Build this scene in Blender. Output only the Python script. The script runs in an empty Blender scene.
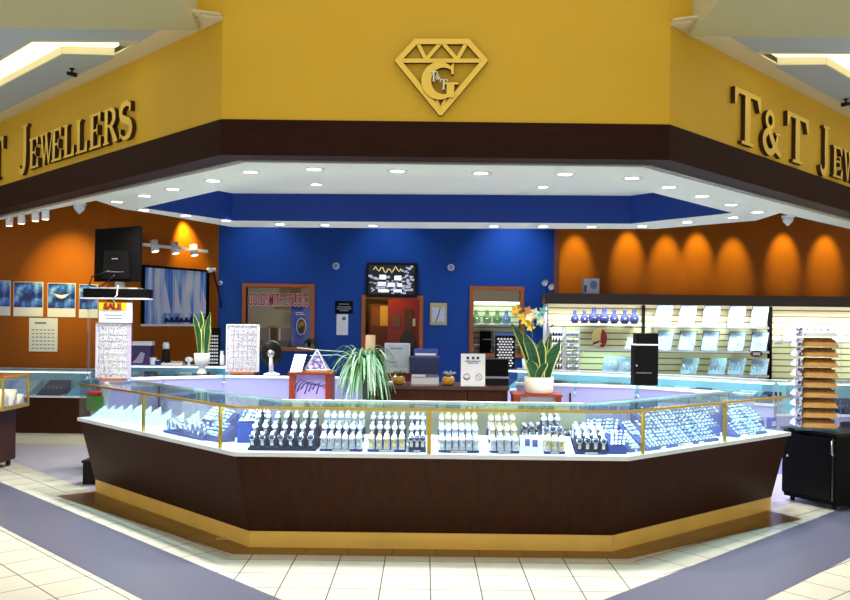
import bpy, bmesh, math, random
from mathutils import Vector, Matrix
random.seed(7)
R = math.radians; PI = math.pi
SC = bpy.context.scene
COL = SC.collection
# ------------------------------------------------------------------ camera model
F = 870.0; HZ = 320.0; H = 1.55; ROLL = 0.012
def uv(px, py):
    a = (px-425)/F; b = (HZ-py)/F
    return a*math.cos(ROLL)-b*math.sin(ROLL), a*math.sin(ROLL)+b*math.cos(ROLL)
def P(px, py, Y):
    u, v = uv(px, py); return Vector((u*Y, Y, H+v*Y))
def PZ(px, py, z):
    u, v = uv(px, py); Y = (z-H)/v; return Vector((u*Y, Y, z))
cam = bpy.data.objects.new('camera', bpy.data.cameras.new('camera')); COL.objects.link(cam)
cam.data.sensor_width = 36; cam.data.lens = F/850*36; cam.data.shift_y = (HZ-300)/850
cam.matrix_world = Matrix.Translation((0, 0, H)) @ Matrix.Rotation(PI/2, 4, 'X') @ Matrix.Rotation(ROLL, 4, 'Z')
cam.data.clip_start = 0.05; SC.camera = cam
# ------------------------------------------------------------------ materials
def lin(c):
    o = []
    for v in c[:3]:
        v /= 255.0
        o.append(v/12.92 if v <= .04045 else ((v+.055)/1.055)**2.4)
    return (*o, 1)
MATS = {}
def mat(name, rgb, rough=.5, metal=0, emit=0, ergb=None, var=0, scale=6, stretch=(1, 1, 1), bump=0, spec=.5, coat=0):
    if name in MATS: return MATS[name]
    m = bpy.data.materials.new(name); m.use_nodes = True; MATS[name] = m
    nt = m.node_tree; b = nt.nodes['Principled BSDF']
    b.inputs['Base Color'].default_value = lin(rgb); b.inputs['Roughness'].default_value = rough
    b.inputs['Metallic'].default_value = metal; b.inputs['Specular IOR Level'].default_value = spec
    b.inputs['Coat Weight'].default_value = coat
    if emit:
        b.inputs['Emission Color'].default_value = lin(ergb or rgb); b.inputs['Emission Strength'].default_value = emit
    if var or bump:
        tc = nt.nodes.new('ShaderNodeTexCoord'); mp = nt.nodes.new('ShaderNodeMapping'); n = nt.nodes.new('ShaderNodeTexNoise')
        mp.inputs['Scale'].default_value = stretch; n.inputs['Scale'].default_value = scale; n.inputs['Detail'].default_value = 6
        nt.links.new(tc.outputs['Object'], mp.inputs[0]); nt.links.new(mp.outputs[0], n.inputs['Vector'])
        if var:
            r = nt.nodes.new('ShaderNodeValToRGB'); c = lin(rgb)
            r.color_ramp.elements[0].position = .3; r.color_ramp.elements[1].position = .7
            r.color_ramp.elements[0].color = (*[x*(1-var) for x in c[:3]], 1); r.color_ramp.elements[1].color = (*[min(1, x*(1+var*.6)) for x in c[:3]], 1)
            nt.links.new(n.outputs['Fac'], r.inputs[0]); nt.links.new(r.outputs[0], b.inputs['Base Color'])
        if bump:
            bp = nt.nodes.new('ShaderNodeBump'); bp.inputs['Strength'].default_value = bump; bp.inputs['Distance'].default_value = .01
            nt.links.new(n.outputs['Fac'], bp.inputs['Height']); nt.links.new(bp.outputs[0], b.inputs['Normal'])
    return m
def glass_mat(name, tint, refl=.06):
    m = bpy.data.materials.new(name); m.use_nodes = True; MATS[name] = m; nt = m.node_tree; nt.nodes.clear()
    o = nt.nodes.new('ShaderNodeOutputMaterial'); t = nt.nodes.new('ShaderNodeBsdfTransparent'); g = nt.nodes.new('ShaderNodeBsdfGlossy')
    mx = nt.nodes.new('ShaderNodeMixShader'); lw = nt.nodes.new('ShaderNodeLayerWeight'); ma = nt.nodes.new('ShaderNodeMath'); mb_ = nt.nodes.new('ShaderNodeMath')
    t.inputs[0].default_value = (*tint, 1); g.inputs['Roughness'].default_value = .02; lw.inputs[0].default_value = .25
    ma.operation = 'MULTIPLY'; ma.inputs[1].default_value = .36; mb_.operation = 'ADD'; mb_.inputs[1].default_value = refl*.5
    nt.links.new(lw.outputs['Fresnel'], ma.inputs[0]); nt.links.new(ma.outputs[0], mb_.inputs[0]); nt.links.new(mb_.outputs[0], mx.inputs[0])
    nt.links.new(t.outputs[0], mx.inputs[1]); nt.links.new(g.outputs[0], mx.inputs[2]); nt.links.new(mx.outputs[0], o.inputs[0])
    return m
def tile_mat(name, rgb, grout, size, mortar=.006, rough=.25, var=.06, grain=0):
    m = bpy.data.materials.new(name); m.use_nodes = True; MATS[name] = m; nt = m.node_tree; b = nt.nodes['Principled BSDF']
    tc = nt.nodes.new('ShaderNodeTexCoord'); br = nt.nodes.new('ShaderNodeTexBrick'); c = lin(rgb)
    br.offset = 0; br.inputs['Scale'].default_value = 1; br.inputs['Brick Width'].default_value = size; br.inputs['Row Height'].default_value = size
    br.inputs['Mortar Size'].default_value = mortar; br.inputs['Mortar Smooth'].default_value = .1; br.inputs['Bias'].default_value = 0
    br.inputs['Color1'].default_value = c; br.inputs['Color2'].default_value = (*[x*(1-var) for x in c[:3]], 1); br.inputs['Mortar'].default_value = lin(grout)
    nt.links.new(tc.outputs['Object'], br.inputs['Vector']); nt.links.new(br.outputs['Color'], b.inputs['Base Color'])
    b.inputs['Roughness'].default_value = rough
    return m
def stripe_mat(name, rgb, rgb2, scale, axis='X', thr=.5, rough=.4, noise=0):
    m = bpy.data.materials.new(name); m.use_nodes = True; MATS[name] = m; nt = m.node_tree; b = nt.nodes['Principled BSDF']
    tc = nt.nodes.new('ShaderNodeTexCoord'); w = nt.nodes.new('ShaderNodeTexWave'); r = nt.nodes.new('ShaderNodeValToRGB')
    w.bands_direction = axis; w.inputs['Scale'].default_value = scale; w.inputs['Distortion'].default_value = noise
    r.color_ramp.interpolation = 'CONSTANT'; r.color_ramp.elements[0].color = lin(rgb2); r.color_ramp.elements[1].color = lin(rgb); r.color_ramp.elements[1].position = thr
    nt.links.new(tc.outputs['Object'], w.inputs['Vector']); nt.links.new(w.outputs['Fac'], r.inputs[0]); nt.links.new(r.outputs[0], b.inputs['Base Color'])
    b.inputs['Roughness'].default_value = rough
    return m
def speck_mat(name, rgb, rgb2, scale, thr=.5, rough=.5, emit=0, rgb3=None, stretch=(1, 1, 1)):
    m = bpy.data.materials.new(name); m.use_nodes = True; MATS[name] = m; nt = m.node_tree; b = nt.nodes['Principled BSDF']
    tc = nt.nodes.new('ShaderNodeTexCoord'); mp = nt.nodes.new('ShaderNodeMapping'); w = nt.nodes.new('ShaderNodeTexNoise'); r = nt.nodes.new('ShaderNodeValToRGB')
    mp.inputs['Scale'].default_value = stretch
    w.inputs['Scale'].default_value = scale; w.inputs['Detail'].default_value = 3
    r.color_ramp.elements[0].color = lin(rgb2); r.color_ramp.elements[0].position = thr-.04; r.color_ramp.elements[1].color = lin(rgb); r.color_ramp.elements[1].position = thr+.04
    if rgb3:
        e = r.color_ramp.elements.new(min(.95, thr+.14)); e.color = lin(rgb3)
    nt.links.new(tc.outputs['Object'], mp.inputs[0]); nt.links.new(mp.outputs[0], w.inputs['Vector']); nt.links.new(w.outputs['Fac'], r.inputs[0]); nt.links.new(r.outputs[0], b.inputs['Base Color'])
    if emit:
        nt.links.new(r.outputs[0], b.inputs['Emission Color']); b.inputs['Emission Strength'].default_value = emit
    b.inputs['Roughness'].default_value = rough
    return m
# ------------------------------------------------------------------ mesh builder
class MB:
    def __init__(s): s.v = []; s.f = []; s.m = []; s.mi = 0; s.sm = []; s.smooth = False
    def add(s, vs, fs):
        o = len(s.v); s.v += [tuple(v) for v in vs]
        for f in fs: s.f.append([i+o for i in f]); s.m.append(s.mi); s.sm.append(s.smooth)
        return s
    def hexa(s, a, b):      # bottom quad a, top quad b (same winding, ccw from above)
        n = len(a); f = [list(range(n))[::-1], list(range(n, 2*n))]
        for i in range(n): j = (i+1) % n; f.append([i, j, n+j, n+i])
        return s.add(list(a)+list(b), f)
    def box(s, x0, x1, y0, y1, z0, z1, bev=0):
        if bev:
            q = [(x0+bev, y0), (x1-bev, y0), (x1, y0+bev), (x1, y1-bev), (x1-bev, y1), (x0+bev, y1), (x0, y1-bev), (x0, y0+bev)]
            return s.hexa([(*p, z0) for p in q], [(*p, z1) for p in q])
        q = [(x0, y0), (x1, y0), (x1, y1), (x0, y1)]
        return s.hexa([(*p, z0) for p in q], [(*p, z1) for p in q])
    def prism(s, poly, z0, z1): return s.hexa([(p[0], p[1], z0) for p in poly], [(p[0], p[1], z1) for p in poly])
    def plate(s, poly, y0, y1):     # polygon in x,z (ccw seen from -y) with thickness in y
        n = len(poly); a = [(p[0], y0, p[1]) for p in poly]; b = [(p[0], y1, p[1]) for p in poly]
        f = [list(range(n)), list(range(2*n-1, n-1, -1))]
        for i in range(n): j = (i+1) % n; f.append([j, i, n+i, n+j])
        return s.add(a+b, f)
    def cyl(s, p0, p1, r0, r1=None, n=14, cap=True):
        r1 = r0 if r1 is None else r1; p0 = Vector(p0); p1 = Vector(p1); d = (p1-p0).normalized()
        a = d.orthogonal().normalized(); b = d.cross(a)
        vs = [p0+(a*math.cos(2*PI*i/n)+b*math.sin(2*PI*i/n))*r0 for i in range(n)]+[p1+(a*math.cos(2*PI*i/n)+b*math.sin(2*PI*i/n))*r1 for i in range(n)]
        fs = [[i, (i+1) % n, n+(i+1) % n, n+i] for i in range(n)]
        if cap: fs += [list(range(n))[::-1], list(range(n, 2*n))]
        t = s.smooth; s.smooth = n > 8; s.add(vs, fs); s.smooth = t
        return s
    def lathe(s, prof, n=20, c=(0, 0, 0), cap=True):
        vs = []; fs = []; k = len(prof)
        for i in range(n):
            a = 2*PI*i/n
            for r, z in prof: vs.append((c[0]+r*math.cos(a), c[1]+r*math.sin(a), c[2]+z))
        for i in range(n):
            j = (i+1) % n
            for q in range(k-1): fs.append([i*k+q, j*k+q, j*k+q+1, i*k+q+1])
        if cap: fs.append([i*k for i in range(n)][::-1]); fs.append([i*k+k-1 for i in range(n)])
        t = s.smooth; s.smooth = True; s.add(vs, fs); s.smooth = t
        return s
    def tube(s, pts, r, n=6, taper=None):
        pts = [Vector(p) for p in pts]; vs = []; fs = []
        for i, p in enumerate(pts):
            d = (pts[min(i+1, len(pts)-1)]-pts[max(i-1, 0)]).normalized(); a = d.cross(Vector((.13, .21, .97))).normalized(); b = d.cross(a)
            rr = r if taper is None else r*(1+(taper-1)*i/(len(pts)-1))
            vs += [p+(a*math.cos(2*PI*k/n)+b*math.sin(2*PI*k/n))*rr for k in range(n)]
        for i in range(len(pts)-1):
            for k in range(n): fs.append([i*n+k, i*n+(k+1) % n, (i+1)*n+(k+1) % n, (i+1)*n+k])
        fs += [list(range(n))[::-1], [(len(pts)-1)*n+k for k in range(n)]]
        t = s.smooth; s.smooth = True; s.add(vs, fs); s.smooth = t
        return s
    def band(s, c, rx, rz, w, th, a0=0, a1=2*PI, n=20, tilt=0):      # loop round the x axis, width w along x
        vs = []; fs = []; full = abs(a1-a0) > 6.28; m = n if full else n+1; ct, st = math.cos(tilt), math.sin(tilt)
        for i in range(m):
            a = a0+(a1-a0)*i/n
            for (rr, xx) in ((0, -w/2), (0, w/2), (th, w/2), (th, -w/2)):
                y = (rx-rr)*math.cos(a); z = (rz-rr)*math.sin(a)
                vs.append((c[0]+xx, c[1]+y*ct-z*st, c[2]+y*st+z*ct))
        for i in range(n):
            j = (i+1) % m
            for q in range(4): fs.append([i*4+q, j*4+q, j*4+(q+1) % 4, i*4+(q+1) % 4])
        if not full: fs += [[0, 1, 2, 3], [4*n+3, 4*n+2, 4*n+1, 4*n]]
        s.add(vs, fs)
        return s
    def ball(s, c, rx, ry=None, rz=None, n=14, k=9):
        ry = ry or rx; rz = rz or rx; vs = []; fs = []
        for i in range(k+1):
            t = PI*i/k
            for j in range(n): a = 2*PI*j/n; vs.append((c[0]+rx*math.sin(t)*math.cos(a), c[1]+ry*math.sin(t)*math.sin(a), c[2]+rz*math.cos(t)))
        for i in range(k):
            for j in range(n): fs.append([i*n+j, (i+1)*n+j, (i+1)*n+(j+1) % n, i*n+(j+1) % n])
        t = s.smooth; s.smooth = True; s.add(vs, fs); s.smooth = t
        return s
    def xf(s, M):
        s.v = [tuple(M @ Vector(v)) for v in s.v]; return s
    def mesh(s, name, mats):
        me = bpy.data.meshes.new(name); me.from_pydata(s.v, [], s.f)
        for m in (mats if isinstance(mats, (list, tuple)) else [mats]): me.materials.append(m)
        me.polygons.foreach_set('material_index', s.m); me.polygons.foreach_set('use_smooth', s.sm)
        bm = bmesh.new(); bm.from_mesh(me); bmesh.ops.remove_doubles(bm, verts=bm.verts, dist=1e-6); bmesh.ops.recalc_face_normals(bm, faces=bm.faces); bm.to_mesh(me); bm.free()
        me.update(); return me
    def obj(s, name, mats, parent=None, loc=None, rz=0, label=None):
        o = bpy.data.objects.new(name, s.mesh(name, mats)); COL.objects.link(o)
        if parent: o.parent = parent
        if loc is not None: o.location = loc
        if rz: o.rotation_euler = (0, 0, rz)
        if label: o['label'] = label
        return o
def tag(o, label, cat, group=None):
    o['label'] = label; o['category'] = cat
    if group: o['group'] = group
    return o
def thing(name, label, cat, loc=(0, 0, 0), rz=0, group=None):
    o = bpy.data.objects.new(name, None); COL.objects.link(o); o.location = loc; o.rotation_euler = (0, 0, rz); o.empty_display_size = .05
    return tag(o, label, cat, group)
def struct(name, mb, m, loc=None, rz=0, parent=None):
    o = mb.obj(name, m, parent, loc, rz)
    if not parent: o['kind'] = 'structure'
    return o
def copy_tree(o, parent=None):
    c = o.copy(); COL.objects.link(c)
    if parent: c.parent = parent
    for ch in o.children: copy_tree(ch, c)
    return c
USED = set()
def place(proto, loc, rz, label, group=None, scale=None):
    o = proto if proto.name not in USED else copy_tree(proto)
    USED.add(proto.name); o.location = loc; o.rotation_euler = (0, 0, rz); o['label'] = label
    if group: o['group'] = group
    if scale: o.scale = (scale,)*3
    return o
ORD = 'first second third fourth fifth sixth seventh eighth ninth tenth eleventh twelfth thirteenth fourteenth fifteenth sixteenth seventeenth eighteenth nineteenth twentieth'.split()
ORD += ['twenty-'+x for x in ORD[:9]]+['thirtieth']+['thirty-'+x for x in ORD[:9]]
def text_mesh(s, size, ext=.004, off=0, ax='CENTER'):
    c = bpy.data.curves.new('lettering', 'FONT'); c.body = s; c.size = size; c.extrude = ext; c.offset = off; c.align_x = ax; c.align_y = 'CENTER'
    o = bpy.data.objects.new('lettering', c); COL.objects.link(o)
    bpy.context.view_layer.update()
    me = bpy.data.meshes.new_from_object(o.evaluated_get(bpy.context.evaluated_depsgraph_get())); bpy.data.objects.remove(o)
    me.transform(Matrix.Rotation(PI/2, 4, 'X'))
    return me
def text_part(s, size, m, parent, loc, ext=.003, off=0, name='lettering', sx=1):
    me = text_mesh(s, size, ext, off); me.materials.clear(); me.materials.append(m); me.transform(Matrix.Diagonal((sx, 1, 1, 1)))
    o = bpy.data.objects.new(name, me); COL.objects.link(o); o.parent = parent; o.location = loc; return o
def light(kind, loc, energy, rgb=(255, 255, 255), size=.1, rot=None, target=None, spot=100, blend=.6, sy=None):
    d = bpy.data.lights.new('lamp_light', kind); d.energy = energy; d.color = lin(rgb)[:3]
    if kind == 'AREA':
        d.size = size
        if sy: d.shape = 'RECTANGLE'; d.size_y = sy
    else: d.shadow_soft_size = size
    if kind == 'SPOT': d.spot_size = R(spot); d.spot_blend = blend
    o = bpy.data.objects.new('lamp_light', d); COL.objects.link(o); o.location = loc
    if target is not None: o.rotation_euler = (Vector(target)-Vector(loc)).to_track_quat('-Z', 'Y').to_euler()
    elif rot is not None: o.rotation_euler = rot
    return o
# ------------------------------------------------------------------ palette
YEL = mat('yellow_paint', (216, 172, 42), .55, var=.03, scale=2, spec=.3)
BRN = mat('brown_fascia', (44, 19, 9), .55, spec=.1, var=.15, scale=5, stretch=(1, 1, 6))
WOOD = mat('espresso_laminate', (56, 29, 14), .5, spec=.12, var=.22, scale=9, stretch=(3, 3, .25))
PLIN = mat('tan_plinth', (238, 192, 88), .4, var=.08, scale=4)
GOLD = mat('gold_trim', (212, 176, 72), .28, 1)
GOLDL = mat('gold_letter', (246, 206, 84), .4, .35)
DBRN = mat('dark_brown_edge', (52, 24, 12), .5)
WHT = mat('white_paint', (232, 238, 236), .5)
SOF = mat('soffit_paint', (240, 248, 234), .7)
BLUE = mat('cobalt_paint', (0, 70, 160), .5, var=.05, scale=3, spec=.3)
ORG = mat('burnt_orange_paint', (166, 90, 4), .5, var=.06, scale=3, spec=.2)
BLK = mat('black_plastic', (6, 6, 8), .4, spec=.25)
MBLK = mat('matte_black', (4, 4, 5), .6, spec=.12)
DKB = mat('charcoal_laminate', (14, 12, 14), .5, spec=.2)
GLS = glass_mat('clear_glass', (.95, .985, .985))
GLT = glass_mat('green_glass', (.86, .97, .95), .12)
ACR = glass_mat('clear_acrylic', (.95, .97, 1.0), .1)
LAV = mat('white_laminate', (172, 178, 238), .5)
STEEL = mat('brushed_steel', (200, 205, 212), .3, 1)
SILV = mat('silver_metal', (225, 230, 240), .22, .9)
LWHT = mat('white_satin', (240, 244, 250), .45)
OAK = mat('orange_oak', (176, 92, 34), .4, var=.18, scale=8, stretch=(1, 1, 8))
MAHO = mat('mahogany', (132, 44, 20), .35, var=.2, scale=8, stretch=(4, 4, 1))
NAVY = mat('navy_velvet', (32, 48, 128), .85)
DNAV = mat('dark_navy_velvet', (26, 30, 66), .85)
CRM = mat('cream_panel', (214, 208, 172), .5)
LED = mat('led_strip', (220, 240, 255), .5, emit=7, ergb=(205, 230, 255))
# ------------------------------------------------------------------ plan of the outer counter
O = [Vector((-3.0, 7.56)), Vector((-1.236, 5.72)), Vector((1.341, 5.72)), Vector((3.0, 7.13))]
def off(pts, d):
    out = []
    for i in range(len(pts)):
        n = []
        for j in (i-1, i):
            if 0 <= j < len(pts)-1:
                e = (pts[j+1]-pts[j]).normalized(); n.append(Vector((-e.y, e.x)))
        if len(n) == 1: out.append(pts[i]+n[0]*d)
        else:
            b = (n[0]+n[1]).normalized(); out.append(pts[i]+b*(d/b.dot(n[0])))
    return out
def strip(i, d0, d1, z0, z1, e0=None, e1=None, mb=None, pts=None, ta=0, tb=0):   # a bar along side i, from offset d0 to d1 (bottom) and e0 to e1 (top)
    pts = pts or O
    mb = mb or MB(); e0 = d0 if e0 is None else e0; e1 = d1 if e1 is None else e1
    def q(a, b, z):
        A = off(pts, a); B = off(pts, b)
        def cut(p, r, t): return p+(r-p).normalized()*t
        a0, a1, b0, b1 = A[i], A[i+1], B[i], B[i+1]
        return [(*cut(a0, a1, ta), z), (*cut(a1, a0, tb), z), (*cut(b1, b0, tb), z), (*cut(b0, b1, ta), z)]
    return mb.hexa(q(d0, d1, z0), q(e0, e1, z1))
# ------------------------------------------------------------------ floors
def floor_piece(name, poly, z, m, rz, org):
    mb = MB(); c, s = math.cos(-rz), math.sin(-rz)
    loc = [((p[0]-org[0])*c-(p[1]-org[1])*s, (p[0]-org[0])*s+(p[1]-org[1])*c) for p in poly]
    mb.add([(*p, 0) for p in loc], [list(range(len(loc)))])
    o = mb.obj(name, m, None, (org[0], org[1], z), rz); o['kind'] = 'structure'; return o
CT = tile_mat('cream_mall_tile', (224, 225, 213), (100, 106, 108), .29, .004, .22, .05)
BT = tile_mat('brown_border_tile', (142, 100, 40), (60, 36, 12), .29, .004, .3, .25)
GB = mat('slate_grey_tile', (96, 100, 126), .35, var=.05, scale=40)
MRB = mat('lavender_marble_floor', (184, 184, 206), .3, var=.12, scale=5, stretch=(1, 3, 1))
T = off(O, .155); aL = math.atan2(T[1].y-T[0].y, T[1].x-T[0].x); aR = math.atan2(T[3].y-T[2].y, T[3].x-T[2].x)
def at(p, ang, l): return Vector((p[0]+math.cos(ang)*l, p[1]+math.sin(ang)*l))
bl, br_ = at(T[1], R(-111), 6), at(T[2], R(-69), 6)
floor_piece('floor', [T[1], bl, br_, T[2]], 0, CT, 0, (T[1].x+.06, T[1].y+.0))
floor_piece('floor_left', [T[1], at(T[1], aL, -9), at(at(T[1], aL, -9), aL-PI/2, 9), bl], 0, CT, aL, (T[1].x, T[1].y-.30))
floor_piece('floor_right', [at(T[2], aR, 9), T[2], br_, at(at(T[2], aR, 9), aR-PI/2, 9)], 0, CT, aR, (T[2].x, T[2].y-.31))
floor_piece('floor_store', [T[1], T[2], at(T[2], aR, 9), (9.5, 17), (-9.5, 17), at(T[1], aL, -9)], 0, MRB, 0, (0, 8))
# grey bands of slate tile on either side
gl = [PZ(0, 482, 0), PZ(282, 600, 0), PZ(143, 600, 0), PZ(0, 526, 0)]
d1 = (gl[1]-gl[0]).normalized(); d2 = (gl[2]-gl[3]).normalized()
floor_piece('floor_band_left', [(gl[3]-d2*6).xy, (gl[2]+d2*1.2).xy, (gl[1]+d1*1.2).xy, (gl[0]-d1*6).xy], .0015, GB, 0, (0, 5))
gr = [PZ(832, 512, 0), PZ(603, 600, 0), PZ(765, 600, 0), PZ(850, 558, 0)]
d1 = (gr[0]-gr[1]).normalized(); d2 = (gr[3]-gr[2]).normalized()
floor_piece('floor_band_right', [(gr[1]-d1*1.2).xy, (gr[2]-d2*1.2).xy, (gr[3]+d2*6).xy, (gr[0]+d1*6).xy], .0015, GB, 0, (0, 5))
W = off(O, -.07); W1 = off(O, -.02)
floor_piece('floor_border_front', [W1[1], W1[2], T[2], T[1]], .002, BT, 0, (T[1].x+.1, T[1].y-.205))
W = off(O, -.17)
floor_piece('floor_border_left', [at(W[1], aL, -2.66), W1[1], T[1], at(T[1], aL, -2.5)], .0025, BT, aL, (T[1].x, T[1].y-.07))
floor_piece('floor_border_right', [W1[2], at(W[2], aR, 2.12), at(T[2], aR, 2.08), T[2]], .0025, BT, aR, (T[2].x, T[2].y-.07))
lt = MB().add([(-.055, -.03, 0), (.04, -.035, 0), (.06, .02, 0), (-.03, .04, .006)], [[0, 1, 2, 3]])
lt.hexa([(-.055, -.03, 0), (.04, -.035, 0), (.06, .02, 0), (-.03, .04, 0)], [(-.055, -.03, .003), (.04, -.035, .002), (.06, .02, .005), (-.03, .04, .006)])
p = PZ(222, 539, .004); tag(lt.obj('paper_scrap', mat('paper_scrap', (205, 170, 120), .8), None, p, .4), 'small crumpled paper scrap lying on brown floor tiles near the left plinth corner', 'litter')
# ------------------------------------------------------------------ fascia and mall ceiling
FC = [Vector((-1.288, 5.44)), Vector((1.513, 5.44))]; DL = Vector((-.692, .722)).normalized(); DR = Vector((.692, .722)).normalized()
FP = [FC[0]+DL*7, FC[0], FC[1], FC[1]+DR*7]
ZB, ZM, ZT = 2.567, 2.79, 3.41
struct('wall_front', MB().prism([FC[0].xy, FC[1].xy, (FC[1].x+.08, 5.64), (FC[0].x-.08, 5.64)], ZM, 4.6), YEL)
struct('wall_front_left', strip(0, 0, .2, ZM, ZT, pts=FP), YEL)
struct('wall_front_right', strip(2, 0, .2, ZM, ZT, pts=FP), YEL)
struct('wall_front_upper', MB().box(-1.462, FC[0].x-.001, 5.44, 5.50, ZT+.03, 4.6).box(FC[1].x+.001, 1.66, 5.44, 5.50, ZT+.03, 4.6), YEL)
for i, n in enumerate(('trim_1', 'trim_2', 'trim_3')): struct(n, strip(i, -.006, .16, ZB, ZM, pts=FP), BRN)
GRV = mat('grille_rail_metal', (150, 146, 140), .35, .6)
for i, n in enumerate(('trim_4', 'trim_5', 'trim_6')): struct(n, strip(i, .16, .2, ZB-.008, ZM, pts=FP), GRV)
for i, n in enumerate(('trim_7', 'trim_8', 'trim_9')): struct(n, strip(i, .2, .236, ZB+.05, ZM, pts=FP), MBLK)
for i, n in enumerate(('trim_10', 'trim_11', 'trim_12')): struct(n, strip(i, .236, .262, ZB-.004, ZM, pts=FP), SOF)
# mall ceiling panels on both sides of the open well
CEI = mat('mall_ceiling_paint', (178, 190, 200), .8, bump=.15, scale=120)
CEI_WARM = mat('mall_ceiling_warm_light_tint', (196, 192, 150), .85, bump=.4, scale=150)  # olive cream base colour has the tint of warm light painted in
TANC = mat('mall_cornice_cream', (222, 212, 178), .7)
COVE = mat('cove_diffuser', (255, 250, 215), .5, emit=1.25, ergb=(255, 248, 205))
for sx, nm in ((-1, 'left'), (1, 'right')):
    c = FC[0] if sx < 0 else FC[1]; D = DL if sx < 0 else DR; N = Vector((-D.y*sx*-1, 0)); 
    nrm = Vector((sx*-1*0.722, -0.692)).normalized()*-1   # points out to the mall
    nrm = Vector((sx*.722, -.692)).normalized()*1.0
    nrm = Vector((-.722, -.692)) if sx < 0 else Vector((.722, -.692))
    def rev(pl): return pl if sx > 0 else pl[::-1]
    a = c; b = c+D*7
    ex = -1.45 if sx < 0 else 1.65
    struct('trim_cornice_'+nm, MB().prism(rev([tuple(a), tuple(a+nrm*.13+D*.03), tuple(b+nrm*.13), tuple(b)][::-1]), ZT, ZT+.012), TANC)
    struct('trim_corner_'+nm, MB().box(min(c.x, ex), max(c.x, ex), 5.395, 5.438, ZT+.001, ZT+.012), TANC)
    struct('trim_corner_back_'+nm, MB().prism([(c.x, 5.438), (c.x, 5.37), (ex, 5.30), (ex*1.25, 5.30), tuple(c+D*1.0+nrm*.22), tuple(c+D*1.0+nrm*.01)], ZT+.0135, ZT+.02), TANC)
    # L shaped light trough
    if sx < 0: near = [Vector((-1.95, 5.89)), Vector((-2.69, 5.90)), Vector((-6.4, 9.72))]; far = [Vector((-2.23, 6.19)), Vector((-2.59, 6.17)), Vector((-6.2, 9.86))]
    else: near = [Vector((2.25, 5.97)), Vector((2.98, 5.95)), Vector((6.7, 9.77))]; far = [Vector((2.50, 6.23)), Vector((2.84, 6.21)), Vector((6.5, 9.95))]
    t = thing('cove_light', 'cream light trough in the mall ceiling on the %s side' % nm, 'ceiling light', (near[1].x, near[1].y, ZT))
    o3 = Vector((near[1].x, near[1].y))
    mb = MB()
    for k in (0, 1): mb.prism([tuple(p-o3) for p in (near[k], near[k+1], far[k+1], far[k])], .05, .07)
    mb.obj('diffuser', COVE, t)
    mb = MB()
    for pl in (near, far):
        for k in (0, 1):
            e = (pl[k+1]-pl[k]).normalized(); n2 = Vector((-e.y, e.x))*.008
            mb.prism([tuple(q-o3) for q in (pl[k]-n2, pl[k+1]-n2, pl[k+1]+n2, pl[k]+n2)], -.004, .055)
    mb.obj('trim_ring', TANC, t)
    pl = [far[0], far[1], far[2], b+nrm*.129, c+nrm*.129+D*1.3]
    struct('ceiling_mall_'+nm, MB().prism(rev([tuple(p) for p in pl][::-1]), ZT+.002, ZT+.09), CEI)
    pl = [Vector((ex, 5.5)), near[0], near[1], near[2], Vector((sx*9.5, 9.8)), Vector((sx*9.5, 5.5))]
    struct('ceiling_mall_outer_'+nm, MB().prism([tuple(p) for p in pl], ZT+.004, ZT+.09), CEI)
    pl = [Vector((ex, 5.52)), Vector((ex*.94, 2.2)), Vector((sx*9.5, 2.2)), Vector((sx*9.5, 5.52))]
    struct('ceiling_mall_beam_'+nm, MB().prism([tuple(p) for p in pl], ZT-.04, ZT+.3), CEI_WARM)
    pl = [near[0], far[0], c+nrm*.129+D*1.3, c+nrm*.129+D*.03, Vector((ex*.965, 5.3)), Vector((ex, 5.3))]
    struct('ceiling_mall_tip_'+nm, MB().prism([tuple(p) for p in pl], ZT+.001, ZT+.012), TANC)
    struct('ceiling_mall_upper_'+nm, MB().prism([(ex+sx*.01, 2.2), (ex+sx*.01, 5.42), tuple(c+nrm*.02+D*.4), tuple(b+nrm*.02), (sx*9.5, 10.6), (sx*9.5, 2.2)], ZT+.10, ZT+.14), CEI)
# ------------------------------------------------------------------ store soffit with the raised recess
ZS = 2.60
inn = [PZ(*q, ZS).xy for q in ((0, 220), (96, 200.5), (122, 209), (160, 214.6), (232, 227), (430, 228.5), (655, 229), (756, 220.6), (780, 213), (850, 229))]
inn[0] = inn[1]+(inn[0]-inn[1])*2.3; inn[-1] = inn[-2]+(inn[-1]-inn[-2])*2.3
FI = off(FP, .262)
hole = [PZ(*q, ZS).xy for q in ((140, 208), (232, 221), (430, 222.5), (630, 224), (735, 213), (600, 178.5), (288, 174))]
def slab_hole(name, outer, hole, z0, z1, m):
    bm = bmesh.new(); es = []
    for pl in (outer, hole):
        vs = [bm.verts.new((p[0], p[1], z0)) for p in pl]
        for i in range(len(vs)): es.append(bm.edges.new((vs[i], vs[(i+1) % len(vs)])))
    bmesh.ops.triangle_fill(bm, use_beauty=True, use_dissolve=False, edges=es)
    fs = bm.faces[:]; r = bmesh.ops.extrude_face_region(bm, geom=fs)
    for v in [g for g in r['geom'] if isinstance(g, bmesh.types.BMVert)]: v.co.z = z1
    bmesh.ops.recalc_face_normals(bm, faces=bm.faces)
    me = bpy.data.meshes.new(name); bm.to_mesh(me); bm.free(); me.materials.append(m)
    o = bpy.data.objects.new(name, me); COL.objects.link(o); o['kind'] = 'structure'; return o
outer = [FI[0], FI[1], FI[2], FI[3]]+[p for p in inn[::-1]]
slab_hole('ceiling', outer, hole, ZS, ZS+.08, SOF)
ZR = 2.90
mb = MB(); n = len(hole)
bl_ = MB()
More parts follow.
